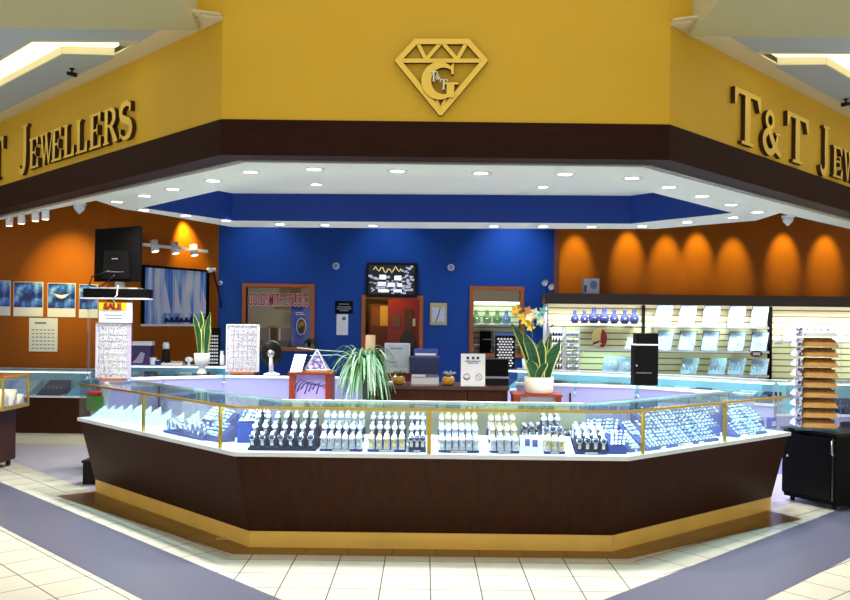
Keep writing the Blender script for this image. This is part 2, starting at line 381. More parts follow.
for i in (0, 1, 2, 3):
    a, b = hole[i], hole[(i+1) % n]; e = (b-a).normalized(); nn = Vector((-e.y, e.x))*.05
    if nn.y < 0: nn = -nn
    a, b = a-nn*.06, b-nn*.06
    bl_.hexa([(*a, ZS+.004), (*b, ZS+.004), (*(b+nn), ZS+.004), (*(a+nn), ZS+.004)], [(*a, ZR), (*b, ZR), (*(b+nn), ZR), (*(a+nn), ZR)])
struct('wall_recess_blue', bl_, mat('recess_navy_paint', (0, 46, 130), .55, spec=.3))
wh_ = MB()
for i in (4, 5, 6):
    a, b = hole[i], hole[(i+1) % n]; e = (b-a).normalized(); nn = Vector((-e.y, e.x))*-.03
    wh_.hexa([(*a, ZS+.004), (*b, ZS+.004), (*(b+nn), ZS+.004), (*(a+nn), ZS+.004)], [(*a, ZR), (*b, ZR), (*(b+nn), ZR), (*(a+nn), ZR)])
struct('wall_recess_white', wh_, SOF)
cx = sum((p for p in hole), Vector((0, 0)))/n
struct('ceiling_recess', MB().prism([tuple(cx+(p-cx)*1.03) for p in hole], ZR, ZR+.05), SOF)
# high ceiling over the whole shop
struct('ceiling_store', MB().prism([tuple(FI[0]), tuple(FI[1]), tuple(FI[2]), tuple(FI[3]), (9.5, 17), (-9.5, 17)], 3.55, 3.65), mat('store_ceiling_dark', (120, 110, 104), .8))
# ------------------------------------------------------------------ walls
YA, YB, YR = 11.1, 12.9, 12.4
def wall_holes(x0, x1, z0, z1, holes):      # frontal wall in local x/z, rectangles left open, thickness .1 away from the viewer
    mb = MB(); xs = sorted({x0, x1, *[h[0] for h in holes], *[h[1] for h in holes]})
    for a, b in zip(xs, xs[1:]):
        cuts = sorted((h[2], h[3]) for h in holes if h[0] <= a+1e-5 and h[1] >= b-1e-5); z = z0
        for c, d in cuts:
            if c > z: mb.box(a, b, 0, .1, z, c)
            z = d
        if z < z1: mb.box(a, b, 0, .1, z, z1)
    return mb
def rect(x0, x1, y0, y1, Y):
    xm, ym = (x0+x1)/2, (y0+y1)/2
    return P(x0, ym, Y).x, P(x1, ym, Y).x, P(xm, y1, Y).z, P(xm, y0, Y).z
W1r = rect(246, 311, 287.5, 347, YB); W2r = rect(473, 520, 290, 353.5, YB); DRr = rect(365, 419, 299, 400, YB); DRr = (DRr[0], DRr[1], 0, DRr[3])
xl = P(218, 300, YB).x; xr = P(553.5, 300, YB).x; xA = P(107, 300, YA).x
struct('wall_back', wall_holes(xl, xr, 0, 3.55, [W1r, W2r, DRr]), BLUE, (0, YB, 0))
struct('wall_left', MB().box(-9.5, xA, 0, .1, 0, 3.55), ORG, (0, YA, 0))
mb = MB(); a = Vector((xA, YA)); b = Vector((xl, YB)); e = (b-a).normalized(); nn = Vector((-e.y, e.x))*.1
mb.prism([tuple(a), tuple(b), tuple(b+nn), tuple(a+nn)], 0, 3.55)
struct('wall_left_rear', mb, ORG)
struct('wall_right', MB().box(xr-.0, 9.5, 0, .1, 0, 3.55).box(xr, xr+.1, .1, .62, 0, 3.55), ORG, (0, YR, 0))
struct('wall_side_left', MB().box(-9.6, -9.5, 0, 12, 0, 3.6), ORG, (0, 8.8, 0))
struct('wall_side_right', MB().box(9.5, 9.6, 0, 12, 0, 3.6), ORG, (0, 8.8, 0))
# rooms behind the blue wall
struct('wall_workroom', MB().box(xl, xr+.6, 2.3, 2.4, 0, 3.0).box(xl-.1, xl, 0.1, 2.4, 0, 3).box(xr+.6, xr+.7, .1, 2.4, 0, 3), mat('workroom_paint', (120, 96, 72), .7), (0, YB, 0))
struct('wall_partition', MB().box(-.06, 0, .1, 2.3, 0, 3).box(-1.75, -1.69, .1, 2.3, 0, 3), mat('hall_red_paint', (120, 30, 14), .5), (.62, YB, 0))
struct('ceiling_workroom', MB().box(xl-.1, xr+.7, .1, 2.4, 3.0, 3.06), WHT, (0, YB, 0))
def casing(name, r, w=.055, sill=True, parent=None):
    x0, x1, z0, z1 = r; mb = MB(); y0, y1 = -.035, .11
    mb.box(x0-w, x0, y0, y1, z0 if not sill else z0-w, z1+w); mb.box(x1, x1+w, y0, y1, z0 if not sill else z0-w, z1+w); mb.box(x0, x1, y0, y1, z1, z1+w)
    if sill: mb.box(x0, x1, y0-.02, y1, z0-w, z0)
    return struct(name, mb, OAK, (0, YB, 0))
w1 = casing('window_1', W1r); w2 = casing('window_2', W2r); dfr = casing('door_1', DRr, .055, False)
for w, r in ((w1, W1r), (w2, W2r)): MB().box(r[0], r[1], .05, .056, r[2], r[3]).obj('window_pane', GLS, w)
# ------------------------------------------------------------------ outer showcases
ZD, ZG = .668, .968
DECKM = mat('showcase_deck', (238, 244, 250), .4)
SIDE = ('left', 'front', 'right')
class Seg:
    def __init__(s, i):
        s.i = i; s.o = O[i]; s.d = (O[i+1]-O[i]).normalized(); s.n = Vector((-s.d.y, s.d.x)); s.L = (O[i+1]-O[i]).length; s.rz = math.atan2(s.d.y, s.d.x)
    def w(s, a, t, z=0): p = s.o+s.d*a+s.n*t; return Vector((p.x, p.y, z))
    def s_px(s, px, t):     # distance along the side at which column px meets the line at depth t
        k = (px-425)/F; q = s.o+s.n*t    # (q.x + d.x a) = k (q.y + d.y a)
        return (k*q.y-q.x)/(s.d.x-k*s.d.y)
SG = [Seg(0), Seg(1), Seg(2)]
CW = .56
for i in range(3):
    g = SG[i]; base = g.w(g.L/2, .28)
    t = thing('display_counter', 'long dark brown glass-topped showcase counter, the %s of the three facing the mall' % {0: 'left angled one', 1: 'straight front one', 2: 'right angled one'}[i], 'counter', base, 0, 'showcase counters facing the mall')
    def fin(mb, name, m, par=t, label=None):
        mb.xf(Matrix.Translation(-base)); return mb.obj(name, m, par, label=label)
    cab = fin(strip(i, .15, CW, .113, .639, .012, CW, ta=.0012, tb=.0012), 'base_cabinet', WOOD)
    fin(strip(i, .155, CW-.05, 0, .112, ta=.0012, tb=.0012), 'plinth', PLIN, label='tan plinth')
    fin(strip(i, -.012, CW+.01, .64, ZD, ta=.0012, tb=.0012), 'deck', DECKM)
    fin(strip(i, .004, .010, ZD, ZG-.012, ta=.0012, tb=.0012), 'front_glass', GLS)
    fin(strip(i, .004, CW-.03, ZG-.012, ZG-.005, ta=.0012, tb=.0012), 'top_glass', GLT)
    fin(strip(i, -.004, .016, ZG-.016, ZG, ta=.0012, tb=.0012), 'front_rail', GOLD)
    fin(strip(i, CW-.05, CW-.02, ZG-.022, ZG, ta=.0012, tb=.0012), 'rear_rail', STEEL if i != 1 else LWHT)
    if i == 1: fin(strip(i, CW-.06, CW-.045, ZD, ZG-.02, ta=.0012, tb=.0012), 'back_panel', CRM)
    else: fin(strip(i, CW-.06, CW-.052, ZD, ZG-.02, ta=.0012, tb=.0012), 'back_panel', GLT)
    fin(strip(i, .017, .029, ZG-.0155, ZG-.0125, ta=.0012, tb=.0012), 'led_strip', LED)
    posts = {0: [145, 222], 1: [430.5], 2: [644, 726]}[i]
    for px in posts:
        a = g.s_px(px, .008); mb = MB(); w_ = .013 if i == 1 else .009
        A, B = g.w(a-w_, -.004), g.w(a+w_, -.004); C, D_ = g.w(a+w_, .016), g.w(a-w_, .016)
        mb.prism([A.xy, B.xy, C.xy, D_.xy], ZD, ZG-.016); fin(mb, 'post', GOLD)
    if i != 1:
        a = 0 if i == 0 else g.L
        A, B = g.w(a-.004, .005), g.w(a+.004, .005); C, D_ = g.w(a+.004, CW-.05), g.w(a-.004, CW-.05)
        mb = MB().prism([A.xy, B.xy, C.xy, D_.xy], ZD, ZG-.012); fin(mb, 'end_glass', GLS)
    # cool light thrown by the led strip under the front rail
    c = g.w(g.L/2, .04, ZG-.03)
    for f_ in (.17, .5, .83):
        c = g.w(g.L*f_, .035, ZG-.03); o_ = light('AREA', c, (2.1 if i == 1 else 3.2), ((190, 222, 255) if i == 1 else (160, 226, 255)), g.L*.3, sy=.02)
        o_.rotation_euler = (Matrix.Rotation(g.rz, 4, 'Z') @ Matrix.Rotation(R(28), 4, 'X')).to_euler()
# ------------------------------------------------------------------ raised lettering
def ribbon(pts, w):      # a stroke with varying width, as one outline polygon (x,z)
    L, Rr = [], []
    for i, p in enumerate(pts):
        p = Vector(p); d = (Vector(pts[min(i+1, len(pts)-1)])-Vector(pts[max(i-1, 0)])).normalized(); n = Vector((-d.y, d.x)); k = w[i]/2 if isinstance(w, list) else w/2
        L.append(p+n*k); Rr.append(p-n*k)
    return [tuple(q) for q in L+Rr[::-1]]
def arc(cx, cz, rx, rz, a0, a1, n=12): return [(cx+rx*math.cos(R(a0+(a1-a0)*i/n)), cz+rz*math.sin(R(a0+(a1-a0)*i/n))) for i in range(n+1)]
def rc(x0, x1, z0, z1): return [(x0, z0), (x1, z0), (x1, z1), (x0, z1)]
def stem(x, w=.2, s=.08, top=True): return [rc(x, x+w, 0, 1), rc(x-s, x+w+s, 0, .06)]+([rc(x-s, x+w+s, .94, 1)] if top else [])
def wv(n, a, b): return [a+(b-a)*math.sin(PI*i/n) for i in range(n+1)]
GLY = {
 'T': [rc(.4, .6, 0, 1), rc(.28, .72, 0, .06), rc(.02, .98, .91, 1), [(.02, .7), (.07, .7), (.16, .91), (.02, .91)], [(.84, .91), (.93, .7), (.98, .7), (.98, .91)]],
 'E': stem(.1)+[rc(.3, .8, .93, 1), rc(.3, .84, 0, .07), rc(.3, .6, .48, .55), [(.62, .93), (.74, .74), (.8, .74), (.8, .93)], [(.64, .07), (.84, .07), (.84, .3), (.78, .3)], rc(.57, .63, .38, .66)],
 'L': stem(.1)+[rc(.3, .84, 0, .07), [(.62, .07), (.84, .07), (.84, .32), (.78, .32)]],
 'J': [rc(.46, .68, .3, 1), rc(.36, .78, .94, 1), ribbon([(.57, .32)]+arc(.36, .22, .21, .22, 0, -160, 12), [.22]+[.22-.012*i for i in range(13)])],
 'R': stem(.1)+[ribbon(arc(.42, .73, .3, .235, 90, -90, 14), wv(14, .07, .2)), rc(.3, .43, .93, 1), rc(.3, .43, .46, .53), [(.42, .5), (.6, .5), (.95, .06), (.95, 0), (.74, 0)]],
 'W': [[(.04, .97), (.2, .97), (.37, 0), (.28, 0)], [(.28, 0), (.37, 0), (.53, .8), (.48, .95)], [(.38, .97), (.54, .97), (.72, 0), (.63, 0)], [(.63, 0), (.72, 0), (.96, .97), (.9, .97)], rc(-.04, .3, .94, 1), rc(.34, .6, .94, 1), rc(.82, 1.02, .94, 1)],
 'S': [ribbon(arc(.47, .74, .3, .22, 20, 225, 12)+arc(.45, .26, .33, .235, 60, -155, 14), [.07]+[.11+.015*i for i in range(6)]+[.2]*14+[.16, .13, .11, .1, .09, .08, .07][:7]), [(.7, .72), (.77, .72), (.77, .98), (.7, .9)], [(.12, .02), (.19, .1), (.19, .3), (.12, .3)]],
 'G': [ribbon(arc(.52, .5, .4, .44, 42, 318, 22), wv(22, .05, .26)), rc(.66, .86, .04, .42), rc(.56, .96, .4, .46), [(.78, .68), (.84, .68), (.84, 1), (.76, .9)]],
 '&': [ribbon(arc(.4, .77, .17, .18, 300, -60, 16), .12), ribbon([(.3, .64), (.45, .42), (.66, .16), (.95, .02)], [.13, .18, .18, .12]), ribbon([(.36, .56)]+arc(.38, .27, .27, .24, 120, 330, 12)+[(.72, .3), (.78, .5)], [.1]+[.16]*13+[.1, .08]), rc(.66, .92, .48, .53)],
}
def glyph_mb(ch, w, h, th):
    mb = MB()
    for kk, pl in enumerate(GLY[ch]):
        pl = [(x*w, z*h) for x, z in pl]
        ar = sum(a[0]*b[1]-b[0]*a[1] for a, b in zip(pl, pl[1:]+pl[:1]))
        if ar < 0: pl = pl[::-1]
        n0 = len(mb.f); mb.plate(pl, -th-.0007*kk, -.0002*kk)
        for k in range(n0, len(mb.f)): mb.m[k] = 0 if k == n0 else 1
    return mb
def sign(side, letters, label):      # letters: (char, start distance from the corner, width, height)
    if side == 'left': org, D = FC[0], DL; rz = math.atan2(-D.y, -D.x); sg = -1
    else: org, D = FC[1], DR; rz = math.atan2(D.y, D.x); sg = 1
    nrm = Vector((math.sin(rz), -math.cos(rz)))
    t = thing('shop_sign', label, 'sign', (*(org+D*1.5+nrm*.002), 2.845 if sg < 0 else 2.82), rz)
    for ch, a, w, h in letters:
        x = (a-1.5)*sg
        mb = glyph_mb(ch, w, h, .032); mb.xf(Matrix.Translation((x, 0, 0)))
        mb.obj('letter', [GOLDL, DBRN], t)
    return t
LW = [('J', 3.52, .33, .42)]; a = 3.22
for c in 'EWELLERS': LW.append((c, a, .272 if c != 'W' else .30, .27)); a -= .258
sign('left', [('T', 5.75, .42, .40), ('&', 5.1, .37, .32), ('T', 4.32, .44, .40)]+LW, 'raised gold shop name letters on the left yellow fascia, running off the edge')
LW = [('J', 2.45, .32, .40)]; a = 2.79
for c in 'EWELLERS': LW.append((c, a, .27 if c != 'W' else .30, .27)); a += .272
sign('right', [('T', .85, .45, .38), ('&', 1.32, .37, .32), ('T', 1.78, .45, .38)]+LW, 'raised gold shop name letters on the right yellow fascia, beginning with a T')
# diamond emblem on the front fascia
def q2(x, y): p = P(x, y, 5.44); return (p.x, p.z)
c0 = P(441, 80, 5.44)
em = thing('diamond_emblem', 'gold outline of a cut diamond with a large G on the front yellow fascia', 'emblem', (c0.x, 5.438, c0.z))
def bar(a, b, w=.034, th=.03):
    A = Vector(q2(*a))-Vector((c0.x, c0.z)); B = Vector(q2(*b))-Vector((c0.x, c0.z))
    return [A, B, w, th]
def put_bars(name, pairs, w=.034, th=.03):
    mb = MB()
    for kk, (a, b) in enumerate(pairs):
        A, B, _, _ = bar(a, b); d = (B-A).normalized(); n = Vector((d.y, -d.x))*w/2; A = A-d*w*.3; B = B+d*w*.3
        pl = [tuple(A+n), tuple(B+n), tuple(B-n), tuple(A-n)]
        if sum(p[0]*q[1]-q[0]*p[1] for p, q in zip(pl, pl[1:]+pl[:1])) < 0: pl = pl[::-1]
        n0 = len(mb.f); mb.plate(pl, -th-.0007*kk, -.0002*kk)
        for k in range(n0, len(mb.f)): mb.m[k] = 0 if k == n0 else 1
    return mb.obj(name, [GOLDL, DBRN], em)
V = [(398, 62), (416, 43), (467.5, 43), (484.5, 62), (440.5, 114)]
put_bars('outline', list(zip(V, V[1:]+V[:1])))
put_bars('girdle', [((398, 62), (484.5, 62))], .026, .028)
put_bars('facet_strut', [((417, 43), (426, 61)), ((426, 61), (441.5, 43)), ((441.5, 43), (457, 61)), ((457, 61), (467, 43))], .024, .026)
put_bars('facet_strut', [((435, 97), (440.3, 111)), ((446.5, 97), (440.7, 111))], .02, .024)
gm = glyph_mb('G', .235, .225, .04); a = P(421.5, 100.5, 5.44); gm.xf(Matrix.Translation((a.x-c0.x, -.004, a.z-c0.z))); gm.obj('letter', [GOLDL, DBRN], em)
SLV = mat('pale_silver_letter', (226, 222, 196), .3, .6)
for ch, x, y, w, h in (('T', 429.5, 83.5, .05, .062), ('&', 435, 81.5, .036, .036), ('T', 439.5, 91.5, .05, .062)):
    gm = glyph_mb(ch, w, h, .03); a = P(x, y, 5.44); gm.xf(Matrix.Translation((a.x-c0.x, -.02, a.z-c0.z))); gm.obj('letter', [SLV, SLV], em, label='small silver letter')
# little black cameras on the mall ceiling
for px, py, nm, k in ((72, 71.5, 'left', 1), (846, 102, 'right', -1)):
    p = PZ(px, py-3, ZT)
    t = thing('security_camera', 'small black security camera hanging from the mall ceiling above the %s sign' % nm, 'camera', p)
    MB().cyl((0, 0, 0), (0, 0, -.04), .008).cyl((0, 0, 0), (0, 0, -.008), .02).obj('mount', BLK, t)
    mb = MB().cyl((-.035*k, 0, -.035), (.035*k, .0, -.05), .014, .017); mb.obj('housing', BLK, t)
# ------------------------------------------------------------------ jewellery inside the outer showcases
FACEW = mat('watch_dial_white', (240, 242, 246), .3); FACEB = mat('watch_dial_blue', (24, 34, 90), .25); WGOLD = mat('watch_gold', (236, 208, 130), .25, .85); STRAPB = mat('dark_strap', (24, 24, 40), .5)
WSIL = mat('watch_steel', (215, 222, 236), .25, .8); PILW = mat('white_velvet', (236, 240, 250), .8); CARD = mat('price_card', (244, 246, 250), .5)
def make_watch(metal, dial, pillow, strap=None):
    t = thing('wristwatch', '', 'watch')
    MB().hexa([(-.017, -.012, 0), (.017, -.012, 0), (.017, .045, 0), (-.017, .045, 0)], [(-.015, .012, .078), (.015, .012, .078), (.015, .04, .082), (-.015, .04, .082)]).obj('pillow', pillow, t)
    MB().band((0, .018, .05), .034, .048, .019, .004, n=16, tilt=R(-12)).obj('strap', strap or metal, t)
    mb = MB(); d = Vector((0, -.86, .5)); c = Vector((0, -.012, .066))
    mb.cyl(c-d*.004, c+d*.006, .0205, .019, 16); mb.mi = 1; mb.cyl(c+d*.006, c+d*.0072, .0155, .0155, 16)
    mb.obj('watch_case', [metal, dial], t)
    return t
WP = {'silver': make_watch(WSIL, FACEW, DNAV), 'gold': make_watch(WGOLD, FACEW, PILW), 'white': make_watch(WSIL, FACEW, PILW), 'dark': make_watch(WSIL, FACEB, DNAV), 'black': make_watch(WSIL, FACEB, PILW, STRAPB)}
SEEN_W = {}
def tray(seg, px0, px1, rows, cols, kinds, label, name_in, mats=NAVY, t0=.07, dep=.33, rise=.058, jit=0, sc=1.12, label_card=True):
    a0, a1 = seg.s_px(px0, t0), seg.s_px(px1, t0); w = a1-a0; c = seg.w((a0+a1)/2, t0, ZD+.001)
    t = thing('watch_tray', label, 'display tray', c, seg.rz)
    mb = MB(); st = dep/rows; prof = [(0, 0), (0, .016)]
    for k in range(rows): prof += [(k*st, .016+k*rise), ((k+1)*st, .016+k*rise)]
    prof = prof[:1]+prof[2:]; prof += [(dep, 0)]
    mb.add([(-w/2, y, z) for y, z in prof]+[(w/2, y, z) for y, z in prof], [])
    n = len(prof); mb.f += [list(range(n))[::-1], list(range(n, 2*n))]+[[i, (i+1) % n, n+(i+1) % n, n+i] for i in range(n)]; mb.m += [0]*(n+2); mb.sm += [False]*(n+2)
    mb.obj('stepped_base', mats, t)
    if label_card: MB().box(-w*.2, w*.2, -.004, -.001, .003, .013).obj('name_card', CARD, t)
    for k in range(rows):
        for j in range(cols):
            kd = kinds[k % len(kinds)] if isinstance(kinds, list) else kinds
            x = -w/2+w*(j+.5)/cols; y = k*st+.012; q = t.location+Vector((x*math.cos(seg.rz)-y*math.sin(seg.rz), x*math.sin(seg.rz)+y*math.cos(seg.rz), .016+k*rise+.0005))
            rown = {0: 'front', rows-1: 'back'}.get(k, 'middle') if rows <= 3 else {0: 'front', 1: 'second', 2: 'third', 3: 'back'}[k]
            desc = {'silver': 'silver watch', 'gold': 'gold watch', 'white': 'pale steel watch', 'dark': 'dark-dialled watch', 'black': 'black-strapped watch'}[kd]
            place(WP[kd], q, seg.rz+random.uniform(-jit, jit), '%s, %s from left, %s row of the %s' % (desc, ORD[j], rown, name_in), 'watches on the %s' % name_in, sc*random.uniform(.94, 1.04))
    return t
f = SG[1]
tray(f, 249, 317, 3, 7, ['dark', 'silver', 'silver'], 'dark stepped watch tray at the left end of the front case', 'leftmost dark tray', DNAV, jit=.35, label_card=False)
tray(f, 321, 364, 3, 6, ['white', 'silver', 'white'], 'blue stepped watch tray with white card, just right of the leftmost dark tray', 'second blue tray')
tray(f, 369, 407, 3, 5, ['gold', 'silver', 'silver'], 'blue stepped watch tray with five columns, left of the one at the centre post', 'third blue tray')
tray(f, 410, 427, 3, 3, ['dark', 'silver', 'silver'], 'narrow blue watch tray right against the left side of the centre post', 'narrow tray left of the post')
tray(f, 440, 481, 3, 6, ['white', 'white', 'gold'], 'blue stepped tray of white watches with gold ones behind, right of the centre post', 'tray right of the post')
tray(f, 491, 521, 3, 4, ['white', 'gold', 'gold'], 'blue stepped watch tray left of the white notice card in the front case', 'gold watch tray')
tray(f, 546, 567, 3, 3, ['gold', 'black', 'silver'], 'blue stepped watch tray right of the white notice card in the front case', 'tray beside the notice card')
tray(f, 577, 609, 3, 4, ['dark', 'silver', 'white'], 'low blue watch tray at the right end of the front case', 'rightmost low tray', dep=.2, rise=.035)
tray(f, 523, 545, 2, 3, ['black', 'dark'], 'small blue watch stand behind the white notice card in the front case', 'small stand behind the notice card', t0=.27, dep=.16, rise=.05, label_card=False)
tray(f, 566, 583, 1, 3, ['black'], 'small dark watch stand at the back of the front case near its right end', 'small back stand', DNAV, t0=.40, dep=.08, label_card=False)
def on(seg, px, t, z=ZD+.001): return seg.w(seg.s_px(px, t), t, z)
# white dividers and notice card in the front case
for k, (px, w) in enumerate(((366.5, .022), (435, .05), (486, .05), (571, .035))):
    lab = ['slim white ramp between the second and third blue watch trays', 'white ramp just right of the gold centre post', 'white ramp between the white watches and the gold watch tray', 'white ramp right of the tray beside the notice card'][k]
    mb = MB().hexa([(-w, -.01, 0), (w, -.01, 0), (w, .2, 0), (-w, .2, 0)], [(-w, 0, .006), (w, 0, .006), (w, .2, .09), (-w, .2, .09)])
    tag(mb.obj('display_ramp', LWHT, None, on(f, px, .075)), lab, 'display ramp')
nc = thing('notice_card', 'white printed notice card leaning between watch trays in the front case', 'card', on(f, 533.5, .06))
MB().hexa([(-.078, 0, 0), (.078, 0, 0), (.078, .006, 0), (-.078, .006, 0)], [(-.078, .035, .12), (.078, .035, .12), (.078, .041, .12), (-.078, .041, .12)]).obj('board', CARD, nc)
mb = MB()
for x0, x1, z0, z1 in ((-.045, -.012, .05, .095), (.005, .04, .045, .09)):
    f_ = lambda z: .035*z/.12-.0015
    mb.hexa([(x0, f_(z0), z0), (x1, f_(z0), z0), (x1, f_(z0)+.001, z0), (x0, f_(z0)+.001, z0)], [(x0, f_(z1), z1), (x1, f_(z1), z1), (x1, f_(z1)+.001, z1), (x0, f_(z1)+.001, z1)])
mb.obj('printed_square', mat('print_blue', (70, 80, 150), .5), nc)
# ---------------- bracelets: a padded roll with a linked band
LINK = stripe_mat('link_bracelet', (236, 246, 255), (60, 84, 140), 9, 'Y', .42, .25); LINKD = stripe_mat('dark_link_bracelet', (150, 190, 220), (16, 26, 70), 9, 'Y', .45, .25); LINKG = stripe_mat('pale_link_bracelet', (225, 245, 250), (90, 160, 200), 9, 'Y', .35, .25)
def make_bracelet(m):
    t = thing('link_bracelet', '', 'bracelet')
    mb = MB(); n = 9; Lh = .155
    for k in range(n):
        a, b = k/n, (k+.82)/n
        mb.box(-.009, .009, a*Lh, b*Lh, 0, .006, .003)
    mb.box(-.005, .005, 0, Lh*.97, .001, .004)
    mb.xf(Matrix.Rotation(R(33), 4, 'X')); mb.obj('band', m, t)
    mb = MB().box(-.011, .011, -.006, .004, -.003, .008, .003); mb.xf(Matrix.Rotation(R(33), 4, 'X')); mb.obj('clasp', SILV, t)
    return t
BP = [make_bracelet(LINK), make_bracelet(LINKD), make_bracelet(LINKG)]
PADB = mat('periwinkle_velvet', (40, 62, 140), .8)
def ramp_row(seg, px0, px1, t, z, n, case_name, rown, dep=.125, rise=.075, mirror=False):
    a0, a1 = seg.s_px(px0, t), seg.s_px(px1, t)
    if seg.i == 2: a1 = min(a1, seg.L-.04)
    rt = thing('bracelet_ramp', 'sloped blue velvet bracelet ramp, %s row in the %s' % (rown, case_name), 'display ramp', seg.w((a0+a1)/2, t, ZD+.001), seg.rz)
    L = abs(a1-a0)/2+.01
    MB().hexa([(-L, 0, 0), (L, 0, 0), (L, dep, 0), (-L, dep, 0)], [(-L, 0, z), (L, 0, z), (L, dep, z+rise), (-L, dep, z+rise)]).obj('sloped_pad', PADB, rt)
    if z < .03: MB().box(-L*.2, L*.2, -.004, -.001, .0, .02).obj('name_card', CARD, rt)
    for j in range(n):
        a = a0+(a1-a0)*(j+.5)/n
        b = place(BP[random.choice((0, 0, 1, 1, 2))], seg.w(a, t+.008, ZD+z+.016), seg.rz+random.uniform(-.1, .1)+(.28 if mirror else -.28), 'link bracelet, %s from left on the %s row of the %s' % (ORD[j], rown, case_name), 'bracelets on the %s row of the %s' % (rown, case_name), random.uniform(.85, 1.0))
r = SG[2]; l = SG[0]
for px0, px1, n, nm, tt in ((650, 720, 20, 'right case', .06), (739, 768, 11, 'far right case', .07)):
    for k, (rn, dt, z) in enumerate((('front', 0, .012), ('middle', .135, .075), ('back', .27, .14))): ramp_row(r, px0-2*k, px1+1*k, tt+dt, z, n+k, nm, rn)
ramp_row(r, 633, 642, .09, .012, 4, 'corner of the right case', 'front'); ramp_row(r, 634, 642, .225, .075, 4, 'corner of the right case', 'back')
for k, (rn, dt, z) in enumerate((('front', 0, .03), ('back', .14, .10))): ramp_row(l, 206-3*k, 220+5*k, .13+dt, z, 10, 'corner of the left case', rn, mirror=True)
ramp_row(f, 612, 627, .10, .05, 4, 'front case', 'right corner front'); ramp_row(f, 586, 618, .30, .10, 10, 'front case', 'right corner back'); ramp_row(f, 240, 264, .41, .14, 7, 'front case', 'left corner', rise=.06, dep=.085)
# ring-stand loops on a blue pad in the left case
STN = mat('oval_bangle', (180, 190, 225), .2, .9)
pad = tag(MB().box(-.30, .30, 0, .16, 0, .018, .01).obj('blue_pad', NAVY, None, on(l, 183, .09), l.rz), 'flat blue velvet pad under the standing bangles in the left case', 'display pad')
bg = thing('bangle', '', 'bangle')
MB().band((0, 0, .038), .03, .036, .01, .006, n=20).obj('hoop', STN, bg)
MB().ball((0, -.012, .075), .009).obj('charm', SILV, bg)
for row in range(2):
    for j in range(8):
        a = l.s_px(183, .09)-.27+.077*j; place(bg, l.w(a, .125+row*.07, ZD+.0195), l.rz+R(70)+random.uniform(-.2, .2), 'standing bangle, %s from left, %s row, blue pad of left case' % (ORD[j], ('front', 'back')[row]), 'bangles on the blue pad', 1.15)
# white necklace ramps
for j, (px, t, sc) in enumerate([(92, .09, .8), (99, .10, .85), (106, .12, .9), (113, .12, 1.0), (121, .13, 1.1), (130, .13, 1.1), (139.5, .16, 1.1), (153, .25, .95), (165, .2, .95), (177, .24, 1.1), (190, .25, .8)]):
    nr = thing('necklace_ramp', 'white slanted necklace ramp, %s from the far end of the left case' % ORD[j], 'display ramp', on(l, px, t), l.rz-R(25), 'white necklace ramps in the left case')
    w = .035*sc; h = .13*sc; d = .16*sc
    MB().hexa([(-w, 0, 0), (w, 0, 0), (w, d, 0), (-w, d, 0)], [(-w, 0, .008), (w, 0, .008), (w*.8, d, h), (-w*.8, d, h)]).obj('pad', LWHT, nr)
    s_ = [( -w*.5, d*.9), (-w*.4, d*.5), (0, d*.2), (w*.4, d*.5), (w*.5, d*.9)]
    MB().tube([(x, y, .008+(h-.008)*y/d+.003) for x, y in s_], .003, 6).obj('chain', SILV, nr)
bs = thing('necklace_bust', 'white neck-shaped necklace bust near the far end of the left case', 'bust', on(l, 107, .36), l.rz)
MB().lathe([(.05, 0), (.05, .012), (.02, .02), (.018, .12), (.03, .16), (.045, .20), (.05, .235), (.035, .265), (.01, .275)], 20).obj('stand', LWHT, bs)
gb = thing('flower_box', 'green box of red roses at the far end of the left case', 'flower box', on(l, 96, .34), l.rz)
MB().box(-.075, .075, -.05, .05, 0, .14).obj('box', mat('leaf_green', (70, 150, 50), .6), gb)
for k in range(8):
    MB().ball((-.055+.037*(k % 4), -.025+.05*(k//4), .16), .024).obj('rose', mat('rose_red', (220, 40, 50), .6), gb)
# folded papers and tags at the front edge of the right case
for px, t, w, rz, lab in ((665, .035, .07, .3, 'folded white price paper at the front left of the right case'), (690, .03, .06, -.25, 'folded white price paper in the middle front of the right case'), (703, .03, .05, .1, 'small white price card before the gold post of the right case'), (746, .05, .08, -.1, 'white price paper at the front of the far right case'), (672, .22, .05, 0, 'white tag standing between the bracelet rows of the right case')):
    mb = MB().hexa([(-w/2, -.02, 0), (w/2, -.02, 0), (w/2, .02, 0), (-w/2, .02, 0)], [(-w/2, -.002, .022), (w/2, -.002, .022), (w/2, .002, .022), (-w/2, .002, .022)])
    tag(mb.obj('price_paper', CARD, None, on(r, px, t, ZD+(.075 if t > .2 else 0)), r.rz+rz), lab, 'price tag')
pb = thing('watch_box', 'small blue velvet box among the bracelets in the far right case', 'jewellery box', on(r, 775, .20), r.rz)
MB().box(-.05, .05, -.0, .04, 0, .09, .006).obj('box', mat('bright_blue', (40, 70, 220), .5), pb); MB().box(-.03, .03, -.004, 0, .02, .06).obj('badge', CARD, pb)
